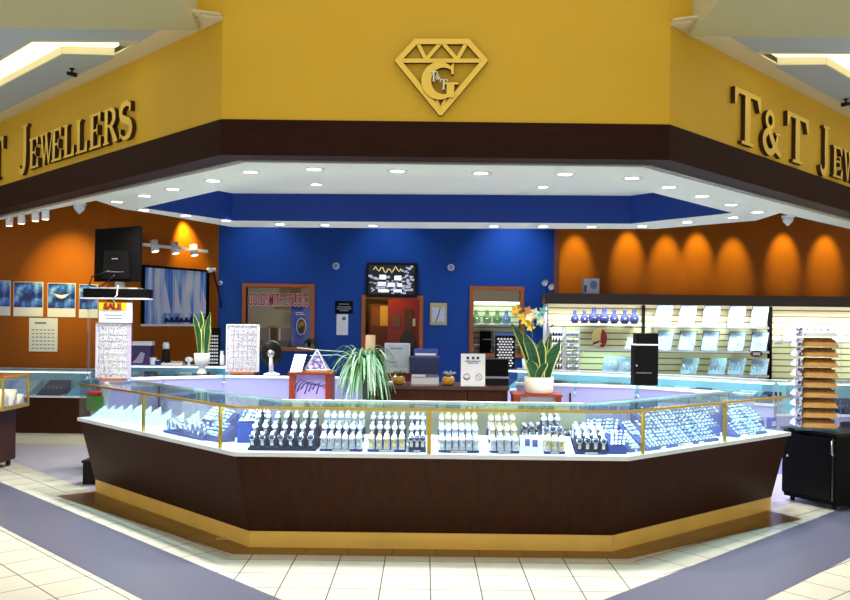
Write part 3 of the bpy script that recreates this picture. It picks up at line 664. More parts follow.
# ------------------------------------------------------------------ wall-mounted things
def slab_px(name, x0, x1, y0, y1, Y, th, m, parent=None, org=None):      # frontal slab whose face is at Y, thickness th away from the viewer
    r_ = rect(x0, x1, y0, y1, Y); o = org or Vector((0, 0, 0))
    return MB().box(r_[0]-o.x, r_[1]-o.x, Y-o.y, Y+th-o.y, r_[2]-o.z, r_[3]-o.z).obj(name, m, parent, None if (parent or org is None) else org)
def wthing(name, label, cat, x0, x1, y0, y1, Y, group=None):
    r_ = rect(x0, x1, y0, y1, Y); return thing(name, label, cat, ((r_[0]+r_[1])/2, Y, r_[2]), 0, group), (r_[1]-r_[0]), (r_[3]-r_[2])
BPIC = speck_mat('blue_poster_print', (50, 112, 224), (12, 36, 120), 6, .5, .3, rgb3=(150, 196, 250))
for k, (x0, x1) in enumerate(((-18, 10.5), (13.5, 43), (47.5, 75.5), (79, 98))):
    y0 = 280.5+k*1.3; y1 = 315.5+k*.8
    lab = ('blue photo poster cut off at the left edge of the orange wall', 'blue photo poster with white lower margin, above the white calendar sheet', 'blue photo poster of a pale bowl shape, right of the poster above the calendar', 'blue photo poster half hidden behind the screen shelf')[k]
    t, w, h = wthing('wall_poster', lab, 'poster', x0, x1, y0, y1, YA-.012, 'blue posters on the orange wall')
    MB().box(-w/2, w/2, 0, .01, 0, h).obj('sheet', LWHT, t); MB().box(-w*.48, w*.48, -.002, 0, h*.26, h*.985).obj('picture', BPIC, t)
    if k == 2: MB().plate([(-.10, .30), (-.05, .25), (0, .235), (.05, .25), (.10, .30), (0, .28)], -.003, -.002).obj('pale_shape', LWHT, t)
t, w, h = wthing('calendar_sheet', 'white calendar sheet pinned below the blue posters on the orange wall', 'calendar', 29, 57.5, 318, 351.5, YA-.012)
MB().box(-w/2, w/2, 0, .008, 0, h).obj('sheet', LWHT, t)
mb = MB(); INK = mat('grey_ink', (130, 140, 170), .6)
for r_ in range(6):
    for c_ in range(6): mb.box(-w*.4+c_*w*.14, -w*.4+c_*w*.14+w*.09, -.002, 0, h*(.08+r_*.11), h*(.08+r_*.11)+.012)
mb.box(-w*.3, w*.1, -.002, 0, h*.82, h*.88); mb.obj('printed_grid', INK, t)
# lightbox picture with pale streaks on the angled orange wall
wa, wb = Vector((xA, YA)), Vector((xl, YB)); we = (wb-wa).normalized(); wrz = math.atan2(we.y, we.x)
def wallB(px, py, off_=.0):
    k = uv(px, py)[0]; q = wa-Vector((-we.y, we.x))*off_; a = (k*q.y-q.x)/(we.x-k*we.y); Y = q.y+we.y*a
    return Vector((q.x+we.x*a, Y, P(px, py, Y).z))
A_, B_ = wallB(142, 325), wallB(204, 325); w = (B_-A_).length; zt_ = wallB(172, 269.5).z; zb_ = wallB(172, 324).z; c_ = (A_+B_)/2
t = thing('picture_window_display', 'large black-framed photo of tall white sails on blue, on the angled orange wall', 'picture', (c_.x+we.y*.02, c_.y-we.x*.02, zb_), wrz); h = zt_-zb_
SAIL = speck_mat('sail_photo', (150, 190, 246), (84, 136, 230), 2.2, .46, .3, rgb3=(226, 236, 252), stretch=(3.5, 1, .35))
MB().box(-w/2, w/2, -.01, .01, 0, h).obj('picture', SAIL, t)
mb = MB(); mb.box(-w/2-.03, -w/2, -.03, .012, -.0, h+.03).box(w/2, w/2+.05, -.03, .012, 0, h+.03).box(-w/2, w/2, -.03, .012, h, h+.03); mb.obj('frame', MBLK, t)
MB().box(-w/2-.03, w/2+.05, -.06, .012, -.03, 0).obj('ledge', LWHT, t)
mb = MB()
for x_, z_ in ((-.22, .9), (-.05, .98), (.12, .8), (.3, .92), (.42, .7)):
    mb.plate([(x_*w-.012, .16*h), (x_*w+.012, .16*h), (x_*w+.005, z_*h), (x_*w-.002, z_*h)], -.013, -.0105)
    mb.plate([(x_*w+.02, .2*h), (x_*w+.16, .2*h), (x_*w+.03, z_*h*.94)], -.0125, -.0105)
mb.obj('sails', mat('sail_white', (226, 232, 246), .5), t)
mb = MB()
for k in range(9):
    x_ = -.2*w+k*.08*w; mb.plate([(x_, .03*h), (x_+.1*w, .03*h), (x_+.07*w, .10*h+.03*h*(k % 3)), (x_+.03*w, .12*h)], -.014, -.0105-.0003*k)
mb.obj('dark_hulls', mat('hull_navy', (20, 30, 70), .5), t)
# track light bar
A_, B_ = wallB(143, 246, .12), wallB(207, 250, .12); c_ = (A_+B_)/2
t = thing('track_light', 'white track light bar with three heads above the framed sails photo', 'light', c_, wrz); L = (B_-A_).length/2
MB().box(-L, L, -.02, .02, -.02, .02).obj('track', LWHT, t)
for k, f_ in enumerate((-.72, -.1, .5)):
    hd = MB().cyl((f_*L, -.02, .07), (f_*L, -.05, -.08), .05, .055).obj('spot_head', LWHT, t); MB().cyl((f_*L, -.0505, -.081), (f_*L, -.051, -.083), .045).obj('lens', mat('warm_lens', (255, 240, 190), .4, emit=4), hd)
MB().box(-.02, .02, 0, .1, -.012, .012).obj('bracket', LWHT, t)
p_ = wallB(186, 262); light('SPOT', (c_.x+.5*L*we.x, c_.y+.5*L*we.y-.12, c_.z+.5), 95, (255, 232, 130), .04, target=(p_.x, p_.y, p_.z+.2), spot=70, blend=.9)
p_ = P(68, 262, YA); light('SPOT', (p_.x+.1, YA-1.1, 3.0), 150, (255, 232, 130), .04, target=(p_.x, YA, p_.z-.25), spot=52, blend=1)
# small white cameras
def dome(px, py, Y, lab, r=.055, wallf=True):
    t = thing('dome_camera', lab, 'camera', P(px, py, Y))
    MB().cyl((0, 0, 0), (0, -.025, 0), r*.95, r*.85, 18).obj('mount', LWHT, t); MB().ball((0, -.03, 0), r*.62).obj('dome', mat('dome_grey', (150, 160, 180), .2), t)
dome(336, 266, YB-.001, 'small white dome camera on the blue wall left of the wall screen'); dome(451, 267.5, YB-.001, 'small white dome camera on the blue wall above the square clock')
dome(220.5, 283, YB-.001, 'tiny white dome sensor at the left edge of the blue wall', .035)
p_ = wallB(212.5, 270, .03); t = thing('bullet_camera', 'white bullet camera with a black cable at the right end of the orange wall', 'camera', p_)
MB().cyl((.0, 0, 0), (-.03, -.12, -.01), .032, .037).obj('housing', LWHT, t); MB().cyl((.0, 0, 0), (.03, .03, .01), .03).obj('mount', LWHT, t)
MB().tube([(.02, .0, -.02), (.05, -.02, -.15), (.1, .0, -.35), (.13, .02, -.55)], .012).obj('cable', BLK, t)
for px, py, nm in ((79.5, 203, 'left'), (788, 215.5, 'right')):
    p_ = PZ(px, py, ZS); t = thing('corner_camera', 'white pointed camera under the shop ceiling at its %s inner edge' % nm, 'camera', p_)
    MB().cyl((0, 0, 0), (0, 0, -.02), .06).obj('mount', LWHT, t); MB().lathe([(.055, -.02), (.045, -.06), (.008, -.10)], 14).obj('housing', mat('cam_grey', (200, 206, 214), .3), t)
# four cylinder spots hanging from the soffit edge on the left
sp = thing('cylinder_spotlight', '', 'spotlight')
MB().cyl((0, 0, 0), (0, 0, -.10), .036).obj('housing', LWHT, sp); MB().cyl((0, 0, -.101), (0, 0, -.103), .031).obj('lens', mat('warm_lens', (255, 240, 190), .4, emit=4), sp)
for k, (px, py) in enumerate(((9.5, 216.5), (21.5, 214), (35.5, 211.3), (45.5, 209.3))):
    p_ = PZ(px, py, ZS); place(sp, p_, 0, 'white cylinder spotlight under the left ceiling edge, %s from the left' % ORD[k], 'cylinder spots under the left ceiling edge')
# blue wall: screen, clock, plaque, paper
t, w, h = wthing('wall_television', 'black flat screen above the doorway showing pictures of watches', 'television', 366.5, 417, 263, 297.5, YB-.10)
MB().box(-w/2, w/2, 0, .05, 0, h, .01).obj('housing', BLK, t); MB().box(-.12, .12, .05, .099, h*.3, h*.7).obj('wall_bracket', BLK, t)
MB().box(-w/2+.035, w/2-.035, -.003, 0, .05, h-.03).obj('screen', speck_mat('screen_picture', (30, 30, 36), (8, 8, 10), 6, .5, .3, emit=.25), t)
mb = MB(); random.seed(3)
for (x, z, a, b) in ((-.22, .52, .13, .09), (.08, .50, .14, .09), (-.24, .33, .16, .08), (-.05, .31, .14, .08), (.12, .31, .1, .07), (-.2, .15, .22, .06), (.08, .15, .16, .06)):
    mb.box(x*w-a*w/2+.03, x*w+a*w/2+.03, -.005, -.003, z*h, (z+b*1.5)*h)
mb.obj('bright_blocks', mat('screen_white', (226, 228, 236), .4, emit=.75), t)
mb = MB()
for k in range(40): x = random.uniform(.2, .43)*w; z = random.uniform(.16, .9)*h; mb.box(x-.02, x+.015, -.0045, -.003, z, z+.018)
for k in range(60): x = random.uniform(-.43, .4)*w; z = random.uniform(.1, .62)*h; a = random.uniform(.012, .03); mb.box(x-a, x+a, -.0048, -.003, z, z+random.uniform(.01, .03))
mb.mi = 1; mb.box(-.44*w, .44*w, -.0036, -.0030, .09*h, .93*h)
mb.obj('dot_pattern', [mat('screen_grey', (170, 172, 190), .4, emit=.6), mat('screen_dark', (34, 34, 40), .4)], t)
mb = MB().tube([((-.36+.036*k)*w, -.006, (.80+.075*math.sin(k*1.7)+.03*math.sin(k*.6))*h) for k in range(16)], .009, 6)
mb.obj('script_title', mat('screen_gold', (214, 190, 130), .4, emit=.6), t)
t, w, h = wthing('wall_clock', 'square wall clock with cream frame and pale dial on the blue wall', 'clock', 430, 447, 303, 325, YB-.05)
MB().box(-w/2, w/2, 0, .049, 0, h, .012).obj('frame', mat('clock_cream', (206, 192, 140), .4), t); MB().box(-w*.36, w*.36, -.004, 0, h*.14, h*.80).obj('dial', mat('dial_pale', (206, 220, 236), .4), t)
mb = MB(); cz = h*.47
mb.plate([(-.008, cz), (.006, cz), (.03, cz+.1), (.02, cz+.105)], -.008, -.0045).plate([(-.006, cz+.005), (.006, cz+.0), (-.035, cz-.11), (-.045, cz-.105)], -.0085, -.005); mb.obj('hands', BLK, t)
mb = MB()
for k in range(12): a = k*PI/6; mb.box(.075*math.sin(a)-.004, .075*math.sin(a)+.004, -.006, -.004, cz+.12*math.cos(a)-.006, cz+.12*math.cos(a)+.006)
mb.obj('hour_marks', BLK, t)
t, w, h = wthing('black_plaque', 'black notice plaque with pale lines on the blue wall left of the doorway', 'sign', 335, 353, 301, 313.5, YB-.012)
MB().box(-w/2, w/2, 0, .011, 0, h).obj('plate', MBLK, t); mb = MB()
for z, a in ((.72, .28), (.5, .38), (.34, .40), (.2, .25)): mb.box(-a*w, a*w, -.002, 0, z*h, z*h+.012)
mb.obj('printed_line', mat('grey_print', (150, 150, 160), .5), t)
t, w, h = wthing('paper_notice', 'white paper notice taped below the black plaque on the blue wall', 'paper', 336.5, 348, 314.3, 335, YB-.008)
MB().box(-w/2, w/2, 0, .006, 0, h).obj('sheet', LWHT, t); MB().box(.0, .05, -.002, 0, h*.72, h*.88).obj('green_mark', mat('print_teal', (60, 110, 130), .5), t)
# lettering and banner in the left window
t, w, h = wthing('window_sign', 'red and white GOLDSMITH STUDIO lettering on the window glass', 'sign', 247, 310, 293, 307.5, YB+.045)
text_part('GOLDSMITH STUDIO', .25, LWHT, t, (0, -.002, h/2), .001, .013, 'white_outline', .385)
text_part('GOLDSMITH STUDIO', .25, mat('sign_red', (190, 24, 34), .5), t, (0, -.006, h/2), .001, .003, 'red_lettering', .385)
t, w, h = wthing('promotional_banner', 'blue banner with orange oval logo standing inside the goldsmith window', 'banner', 291.5, 311, 307, 346, YB+.10)
MB().box(-w/2, w/2, 0, .012, 0, h).obj('sheet', mat('banner_blue', (20, 50, 190), .4, var=.2, scale=3), t)
def oval(rx, rz, cz, y0, y1, cx=0): return MB().plate([(cx+rx*math.cos(2*PI*k/20), cz+rz*math.sin(2*PI*k/20)) for k in range(20)], y0, y1)
oval(.075, .13, h*.5, -.003, 0).obj('pale_ring', LWHT, t); oval(.063, .115, h*.5, -.005, -.003).obj('dark_oval', mat('oval_dark', (60, 50, 40), .5), t)
mb = MB().plate([(-.05, h*.5-.03), (.045, h*.5+.02), (.03, h*.5+.08), (-.03, h*.5+.06)], -.007, -.005); mb.obj('orange_mark', mat('mark_orange', (220, 130, 40), .5), t)
mb = MB().box(-w*.3, w*.1, -.002, 0, h*.84, h*.86).box(-w*.3, w*.18, -.002, 0, h*.8, h*.815); mb.obj('printed_line', LWHT, t)
slr = rect(246, 291, 288, 328, YB+.35)
tag(MB().box(slr[0], slr[1], YB+.35, YB+.37, slr[2], slr[3]).obj('roller_blind', mat('beige_blind', (196, 170, 116), .7, var=.08, scale=3)), 'beige panel inside the goldsmith window behind the red lettering', 'blind')
bench = thing('work_bench', 'dark goldsmith bench with metal rods inside the left window', 'bench', (P(268, 340, YB+.7).x, YB+.75, 0)); hh = P(268, 340, YB+.7).z
MB().box(-.42, .42, -.25, .25, hh-.08, hh).obj('bench_top', mat('bench_dark', (44, 30, 22), .6), bench)
for sx in (-.36, .36): MB().box(sx-.04, sx+.04, -.2, .2, 0, hh-.08).obj('leg', MBLK, bench)
mb = MB()
for k in range(4): mb.box(-.3+.16*k, -.28+.16*k, -.1, -.08, hh, hh+.22)
mb.box(-.32, .3, -.1, -.085, hh+.2, hh+.215); mb.obj('tool_rail', STEEL, bench)
light('AREA', (P(278, 300, YB+1).x, YB+1.0, 2.9), 16, (255, 226, 180), .5, rot=(0, 0, 0))
# doorway
pr = rect(366, 393, 304, 326, YB+1.2)
t = thing('hall_cabinet', 'lit yellow cabinet seen through the doorway, left side', 'cabinet', ((pr[0]+pr[1])/2+.06, YB+1.2, 0)); w = pr[1]-pr[0]
MB().box(-w/2, w/2, 0, .3, 0, pr[3]).obj('carcass', mat('cabinet_brown', (110, 60, 24), .5), t); MB().box(-.05, w/2, -.01, 0, pr[2], pr[3]-.03).obj('yellow_door', mat('cabinet_yellow', (236, 196, 70), .5), t); MB().box(-w/2+.03, -.06, -.01, 0, pr[2], pr[3]-.05).obj('glazed_door', mat('cabinet_amber', (150, 90, 30), .3), t)
t = thing('hall_partition_panel', 'dark red panel wall with pale notices seen through the doorway', 'panel', (P(402, 340, YB+.9).x, YB+.9, 0)); 
MB().box(-.23, .27, 0, .05, 0, 1.98).obj('board', mat('hall_red_panel', (150, 40, 18), .35), t)
for (x0, x1, z0, z1, nm, m) in ((-.17, -.02, 1.42, 1.62, 'framed_photo', mat('photo_brown', (120, 80, 50), .5)), (.16, .21, 1.45, 1.57, 'switch_plate', LWHT), (.03, .17, 1.28, 1.72, 'framed_notice', mat('notice_dark', (96, 56, 30), .4))):
    MB().box(x0, x1, -.012, 0, z0, z1, .01).obj(nm, m, t)
ov = [(.09+.14*math.cos(2*PI*k/24), 1.12+.24*math.sin(2*PI*k/24)) for k in range(24)]
MB().plate(ov, -.02, -.0).obj('oval_mirror', mat('mirror_dark', (40, 24, 20), .15), t)
light('POINT', (P(380, 300, YB+.7).x, YB+.55, 2.2), 17, (255, 210, 120), .1)
# shelf with busts through the right window
sr = rect(474, 522, 302, 352, YB+.8); t = thing('back_room_shelf', 'lit shelf unit with pale slats seen through the right window', 'shelf', ((sr[0]+sr[1])/2, YB+.8, 0)); w = sr[1]-sr[0]
SLT = stripe_mat('slat_panel_green', (196, 206, 170), (110, 120, 90), 3.7, 'Z', .12, .5)
MB().box(-w/2, w/2, .16, .2, 0, sr[3]).obj('slat_panel', SLT, t)
zsh = P(498, 324, YB+.8).z
for z in (zsh, zsh-.32): MB().box(-w/2, w/2, -.1, .16, z-.015, z).obj('shelf_board', LWHT, t)
MB().box(-w/2, w/2, -.05, .0, sr[3]-.03, sr[3]).obj('light_strip', mat('strip_white', (255, 255, 250), .5, emit=3), t)
BUSTP = [(.03, 0), (.046, .008), (.06, .045), (.066, .085), (.054, .125), (.03, .15), (.025, .185), (.03, .215), (.022, .228)]
def bust(name, m, lab, loc, sc=1, rz=0, grp=None):
    t = thing(name, lab, 'bust', loc, rz, grp); p = [(r_*sc*1.15, z*sc) for r_, z in BUSTP]
    mb = MB().lathe(p, 18); mb.v = [(x, y*.7, z) for x, y, z in mb.v]; mb.obj('bust_form', m, t)
    MB().tube([(.032*sc*math.cos(a), -.054*sc+.012*sc*(1+math.cos(2*a)), .125*sc-.045*sc*math.sin(a)) for a in [PI*k/8 for k in range(9)]], .004*sc, 6).obj('necklace', SILV, t)
    return t
GRB = mat('sage_velvet', (96, 130, 84), .8)
for k, px in enumerate((476, 487, 497, 506)): 
    q = P(px, 324, YB+.8); bust('necklace_bust', GRB if k < 3 else mat('slate_blue_velvet', (90, 120, 170), .8), 'small %s display bust on the shelf behind the right window, %s from left' % ('green' if k < 3 else 'blue', ORD[k]), (q.x, YB+.78, zsh+.001), .95, 0, 'busts behind the right window')
t, w, h = wthing('black_crate', 'black box on the lower shelf behind the right window', 'box', 480, 494, 331, 353, YB+.62)
MB().box(-w/2, w/2, 0, .07, 0, h, .008).obj('box', MBLK, t); MB().box(-w*.3, w*.3, -.002, 0, h*.6, h*.64).obj('label_strip', mat('grey_print', (150, 150, 160), .5), t); 
light('AREA', (P(498, 300, YB+.4).x, YB+.5, 2.5), 26, (236, 246, 230), .5, rot=(R(25), 0, 0))
# ------------------------------------------------------------------ right wall: canopy, slat wall, shelves
cz0, cz1 = P(660, 305, 12.0).z, P(660, 294.5, 12.0).z; cx0 = P(544.5, 298, 12.0).x
CANM = mat('canopy_wood', (44, 18, 10), .35, var=.2, scale=8, stretch=(.3, 1, 1))
t = thing('shelf_canopy', 'long dark wooden light canopy running above the white slat wall', 'canopy', (cx0, 12.0, cz0))
MB().box(0, 9.4-cx0, 0, .03, 0, cz1-cz0).box(0, 9.4-cx0, .03, .385, cz1-cz0-.03, cz1-cz0).box(0, .03, .03, .385, 0, cz1-cz0-.03).obj('board', CANM, t)
MB().box(.1, 9.3-cx0, .06, .12, cz1-cz0-.055, cz1-cz0-.031).obj('light_tube', mat('canopy_tube', (255, 255, 250), .5, emit=9, ergb=(240, 246, 255)), t)
for x in (2.6, 4.2, 5.9, 7.6): 
    o_ = light('AREA', (x-.3, 12.04, cz1-.07), 30, (240, 242, 246), 1.6, sy=.05); o_.rotation_euler = (R(13), 0, 0); o_.data.spread = R(95)
SLW = stripe_mat('slat_wall_cream', (236, 226, 178), (130, 112, 64), 3.6, 'Z', .10, .45)
bays = [(546.5, 642.5, 'left'), (645, 769, 'middle'), (772.5, 905, 'right')]
for x0, x1, nm in bays:
    r_ = rect(x0, x1, 304, 376, 12.33)
    tag(MB().box(r_[0], r_[1], 12.33, 12.39, 0, cz1-.04).obj('slat_panel', SLW), 'cream horizontal slat panel, the %s bay of the right wall' % nm, 'slat panel', 'slat panels of the right wall')
for px, nm in ((643.7, 'left'), (770.7, 'right')):
    p_ = P(px, 340, 12.25); tag(MB().box(-.016, .016, 0, .08, 0, cz0-.002).obj('bay_divider', MBLK, None, (p_.x, 12.245, 0)), 'thin black upright between slat bays, the %s of the two' % nm, 'divider')
p_ = P(545.5, 340, 12.05); tag(MB().box(-.012, .012, 0, .34, 0, cz0-.002).obj('end_panel', LWHT, None, (p_.x+.02, 12.03, 0)), 'white end panel closing the slat wall beside the blue wall', 'panel')
def shelf(px0, px1, py, Y, dep, lab, m=GLT):
    a, b = P(px0, py, Y), P(px1, py, Y); z = P((px0+px1)/2, py, Y).z
    t = thing('wall_shelf', lab, 'shelf', (a.x, Y, z-.012)); MB().box(0, b.x-a.x, 0, dep, 0, .012).obj('board', m, t); MB().box(0, b.x-a.x, -.006, 0, -.012, .014).obj('front_edge', LWHT, t)
    for f_ in (.08, .92): MB().box((b.x-a.x)*f_-.01, (b.x-a.x)*f_+.01, dep-.2, dep, -.03, 0).obj('bracket', STEEL, t)
    return z
zs1 = shelf(547, 642, 323.5, 12.08, .25, 'upper shelf holding the blue necklace busts, left slat bay')
zs2 = shelf(578, 642, 349, 12.12, .21, 'lower shelf in the left slat bay above the two framed boards')
zs3 = shelf(646, 769, 326.5, 12.08, .25, 'upper shelf of necklace boards in the middle slat bay')
zs4 = shelf(646, 769, 351, 12.08, .25, 'lower shelf of necklace boards in the middle slat bay')
zs5 = shelf(646, 769, 375, 12.08, .25, 'lowest shelf of necklace boards in the middle slat bay')
zs6 = shelf(773, 900, 342, 12.08, .25, 'shelf of white cards in the right slat bay behind the bangle tower') 
zs7 = shelf(578, 642, 374, 12.12, .21, 'lowest shelf in the left slat bay under the framed boards')
BV = mat('royal_blue_velvet', (20, 32, 84), .8)
for k, (px, sc, m) in enumerate(((575, .78, BV), (584.5, .78, BV), (594, 1.0, BV), (604.5, 1.0, BV), (614.5, .85, BV), (625, .85, BV), (634.5, .9, BV))):
    q = P(px, 323, 12.18); bust('necklace_bust', m, 'royal blue necklace bust on the upper shelf of the left slat bay, %s from left' % ORD[k], (q.x, 12.2, zs1+.001), sc, 0, 'blue busts on the slat wall shelf')
NB = stripe_mat('necklace_board_rows', (222, 232, 244), (168, 186, 212), 14, 'X', .35, .4)
NBE = mat('board_edge_dark', (40, 44, 60), .5)
def board(px, y0, y1, z, w, lab, grp, m=None, lean=.07, Y=12.16, rz=-.25, frame=None):
    q = P(px, y1, Y); h = (y1-y0)*Y/F; sh = .045
    t = thing('necklace_board', lab, 'display board', (q.x, Y, z+.001), rz, grp)
    MB().hexa([(-w/2, 0, 0), (w/2, 0, 0), (w/2, .016, 0), (-w/2, .016, 0)], [(sh-w/2, lean, h), (sh+w/2, lean, h), (sh+w/2, lean+.016, h), (sh-w/2, lean+.016, h)]).obj('backing', frame or NBE, t)
    MB().hexa([(-w/2+.008, -.004, .006), (w/2-.008, -.004, .006), (w/2-.008, .0, .006), (-w/2+.008, 0, .006)], [(sh-w/2+.008, lean-.004, h-.006), (sh+w/2-.008, lean-.004, h-.006), (sh+w/2-.008, lean, h-.006), (sh-w/2+.008, lean, h-.006)]).obj('velvet_face', m or LWHT, t)
    mb = MB()
    for j in range(4):
        x = -w*.33+w*.22*j
        mb.tube([(x+.026, lean*.85-.008, h*.85), (x+.008, lean*.4-.008, h*.4), (x, lean*.25-.009, h*.25), (x+.028, lean*.4-.008, h*.4), (x+.05, lean*.85-.008, h*.85)], .0025, 5)
    mb.obj('chain', SILV, t)
    return t
NBW = mat('board_silver', (176, 200, 228), .5)
for row, (z, y0, y1, pxs, nm) in enumerate(((zs3, 304.5, 325.5, (662, 685.6, 709.4, 735, 758), 'upper'), (zs4, 331, 350.5, (663, 685.6, 708.5, 735, 758), 'middle'), (zs5, 358, 374.5, (688, 716, 735, 758), 'lowest'))):
    for j, px in enumerate(pxs):
        board(px, y0, y1, z, .225, 'silver necklace board on the %s shelf of the middle slat bay, %s from left' % (nm, ORD[j]), 'necklace boards on the %s shelf' % nm, NBW, frame=None if row < 2 else mat('board_edge_gold', (196, 186, 140), .4))
board(608, 356, 373.5, zs7, .2, 'pale framed board left of a similar one in the left slat bay', 'framed boards of the left bay', NBW, frame=mat('board_edge_gold', (196, 186, 140), .4)); board(622.5, 356, 373.5, zs7, .2, 'pale framed board right of a similar one in the left slat bay', 'framed boards of the left bay', NBW, frame=mat('board_edge_gold', (196, 186, 140), .4))
board(629, 337, 348.5, zs2, .14, 'short pale board alone on the lower shelf of the left slat bay', None, NBW)
for px, y0, y1, w, lab in ((789, 323, 341, .17, 'white card board left of the bangle tower in the right slat bay'), (837, 322, 341, .16, 'white card board right of the bangle tower in the right slat bay')): board(px, y0, y1, zs6, w, lab, None, LWHT)
# oval yellow and red sign hanging from the slats
q = P(600, 350, 12.02); t = thing('oval_sign', 'oval yellow and red emblem sign standing in the left slat bay', 'sign', (q.x, 12.06, zs2+.001))
MB().plate([(.105*math.cos(2*PI*k/28), .145+.145*math.sin(2*PI*k/28)) for k in range(28)], 0, .02).obj('disc', mat('sign_yellow', (228, 206, 130), .4), t)
MB().plate([(.01, .03), (.06, .02)]+[(.103*math.cos(R(a)), .145+.143*math.sin(R(a))) for a in range(-50, 75, 12)]+[(.015, .2)], -.004, 0).obj('red_segment', mat('sign_deep_red', (150, 24, 24), .4), t)
MB().plate([(-.085, .06), (.0, .1), (.0, .12), (-.09, .085)], -.006, 0).obj('black_stroke', BLK, t); MB().plate([(-.07, .035), (.03, .07), (.03, .085), (-.08, .052)], -.0065, 0).obj('white_stroke', LWHT, t)
q = P(758, 356, 12.0); t = thing('price_sign', 'small oval dark red sign with white centre on the middle slat bay shelf edge', 'sign', (q.x, 12.05, zs4-.075))
oval(.085, .045, .045, 0, .008).obj('plate', mat('tag_maroon', (96, 24, 30), .4), t); MB().box(-.05, .05, -.002, 0, .025, .065).obj('white_centre', CARD, t)
# two racks of watch cuffs
def cuff_rack(px, lab, m):
    q = P(px, 371, 12.0); zt = P(px, 327, 12.0).z; zb = .95; zb = P(px, 373, 12.0).z
    t = thing('watch_rack', lab, 'display rack', (q.x, 12.06, zb)); h = zt-zb
    w = .085
    MB().box(-w-.02, w+.02, -.02, .10, -.0, .02).box(-w-.02, -w, .02, .06, .02, h).box(w, w+.02, .02, .06, .02, h).obj('frame', LWHT, t)
    for k in range(6):
        z = .05+k*(h-.08)/6
        MB().cyl((-w, .04, z+.03), (w, .04, z+.03), .03, n=12).obj('roll', m, t)
        mb = MB()
        for j in range(4): mb.band((-w*.7+j*w*.47, .04, z+.03), .036, .036, .02, .005, n=12)
        mb.obj('watch_bands', SILV, t)
cuff_rack(556.5, 'white rack of dark rolls holding watches, left one of two beside the blue wall', DNAV); cuff_rack(573, 'white rack of pale rolls holding watches, right one of two in the left slat bay', NBW)
# carton on the canopy and spots at its end
t, w, h = wthing('carton', 'white and blue carton standing on top of the dark canopy', 'box', 583.5, 599.5, 278, 293.5, 12.12)
t.location.z = cz1+.001
MB().box(-w/2, w/2, 0, .18, 0, h, .006).obj('box', mat('carton_pale', (206, 214, 232), .5), t); oval(.05, .06, h*.58, -.003, 0, .03).obj('round_print', mat('print_grey_blue', (110, 130, 180), .5), t); MB().box(-w*.46, -w*.3, -.003, 0, .02, .12).obj('side_print', mat('print_navy', (40, 50, 100), .5), t)
for k, (px, py) in enumerate(((546, 281.5), (552.5, 285.5))):
    q = P(px, py, 11.94); t = thing('clip_spotlight', 'small white spotlight at the left end of the canopy, the %s one' % ('upper', 'lower')[k], 'spotlight', q)
    MB().cyl((0, 0, 0), (-.03, -.07, -.03), .03, .04).obj('head', LWHT, t); MB().tube([(0, 0, 0), (.02, .04, -.02), (.02, .055, cz1-q.z+.0)], .008).obj('arm', BLK, t)
# ------------------------------------------------------------------ perimeter wall cases
def wall_case(A, B, dep, zg, zt, lab, base_m, plinth=None, n=5, rail=LWHT, blue=True):
    A = Vector(A); B = Vector(B); e = (B-A).normalized(); L = (B-A).length; rz = math.atan2(e.y, e.x)
    t = thing('wall_case', lab, 'showcase', (A.x, A.y, 0), rz)
    z0 = 0
    if plinth: MB().box(0, L, .02, dep, 0, .13).obj('plinth', plinth, t); z0 = .13
    MB().box(0, L, 0, dep, z0, zg-.02).obj('base_cabinet', base_m, t); MB().box(-.004, L+.004, -.012, dep, zg-.02, zg).obj('deck', DECKM, t)
    MB().box(.006, L-.006, .004, .010, zg, zt-.012).obj('front_glass', GLS, t); MB().box(0, L, .004, dep, zt-.012, zt-.004).obj('top_glass', GLT, t)
    mb = MB().box(-.006, L+.006, -.004, .014, zt-.016, zt).box(-.006, L+.006, dep-.014, dep+.004, zt-.016, zt); mb.obj('rail', rail, t)
    MB().box(0, L, dep-.02, dep-.012, zg, zt-.016).obj('back_panel', mat('case_back_cyan', (150, 205, 232), .4), t)
    MB().box(.01, L-.01, .018, .034, zt-.026, zt-.017).obj('led_strip', mat('case_led', (220, 242, 255), .5, emit=3.5, ergb=(200, 232, 255)), t)
    for k in range(2): MB().box((0 if k == 0 else L-.012), (.012 if k == 0 else L), .0, .012, zg, zt-.016).obj('post', STEEL, t)
    return t, e, L, rz
RT = mat('aqua_pad', (96, 180, 220), .7); RT2 = mat('sky_pad', (190, 222, 240), .7)
def pads(A, e, L, rz, zg, n, where, dep, hgt=.10):
    nrm = Vector((-e.y, e.x))
    for k in range(n):
        p_ = Vector(A)+e*(L*(k+.5)/n)+nrm*.06; w = L/n*.36; m = (RT, RT2, BV)[k % 3]
        t = thing('ring_pad', 'slanted %s ring pad, %s from left in %s' % (('aqua', 'pale blue', 'royal blue')[k % 3], ORD[k], where), 'display pad', (p_.x, p_.y, zg+.001), rz, 'ring pads in '+where)
        MB().hexa([(-w, 0, 0), (w, 0, 0), (w, dep-.12, 0), (-w, dep-.12, 0)], [(-w, 0, .012), (w, 0, .012), (w, dep-.12, hgt), (-w, dep-.12, hgt)]).obj('pad', m, t)
        mb = MB()
        for j in range(5): mb.band((-w*.75+w*.375*j, (dep-.12)*.4, hgt*.42+.012), .014, .016, .006, .004, n=8)
        mb.obj('ring_row', SILV, t)
A_ = (-6.6, 10.5); B_ = (P(91, 390, 10.5).x, 10.5); t, e, L, rz = wall_case(A_, B_, .5, .58, .885, 'dark brown wall case with pale plinth below the blue posters', WOOD, mat('pale_plinth', (206, 206, 176), .5)); pads(A_, e, L, rz, .58, 7, 'the brown case under the posters', .5, .16)
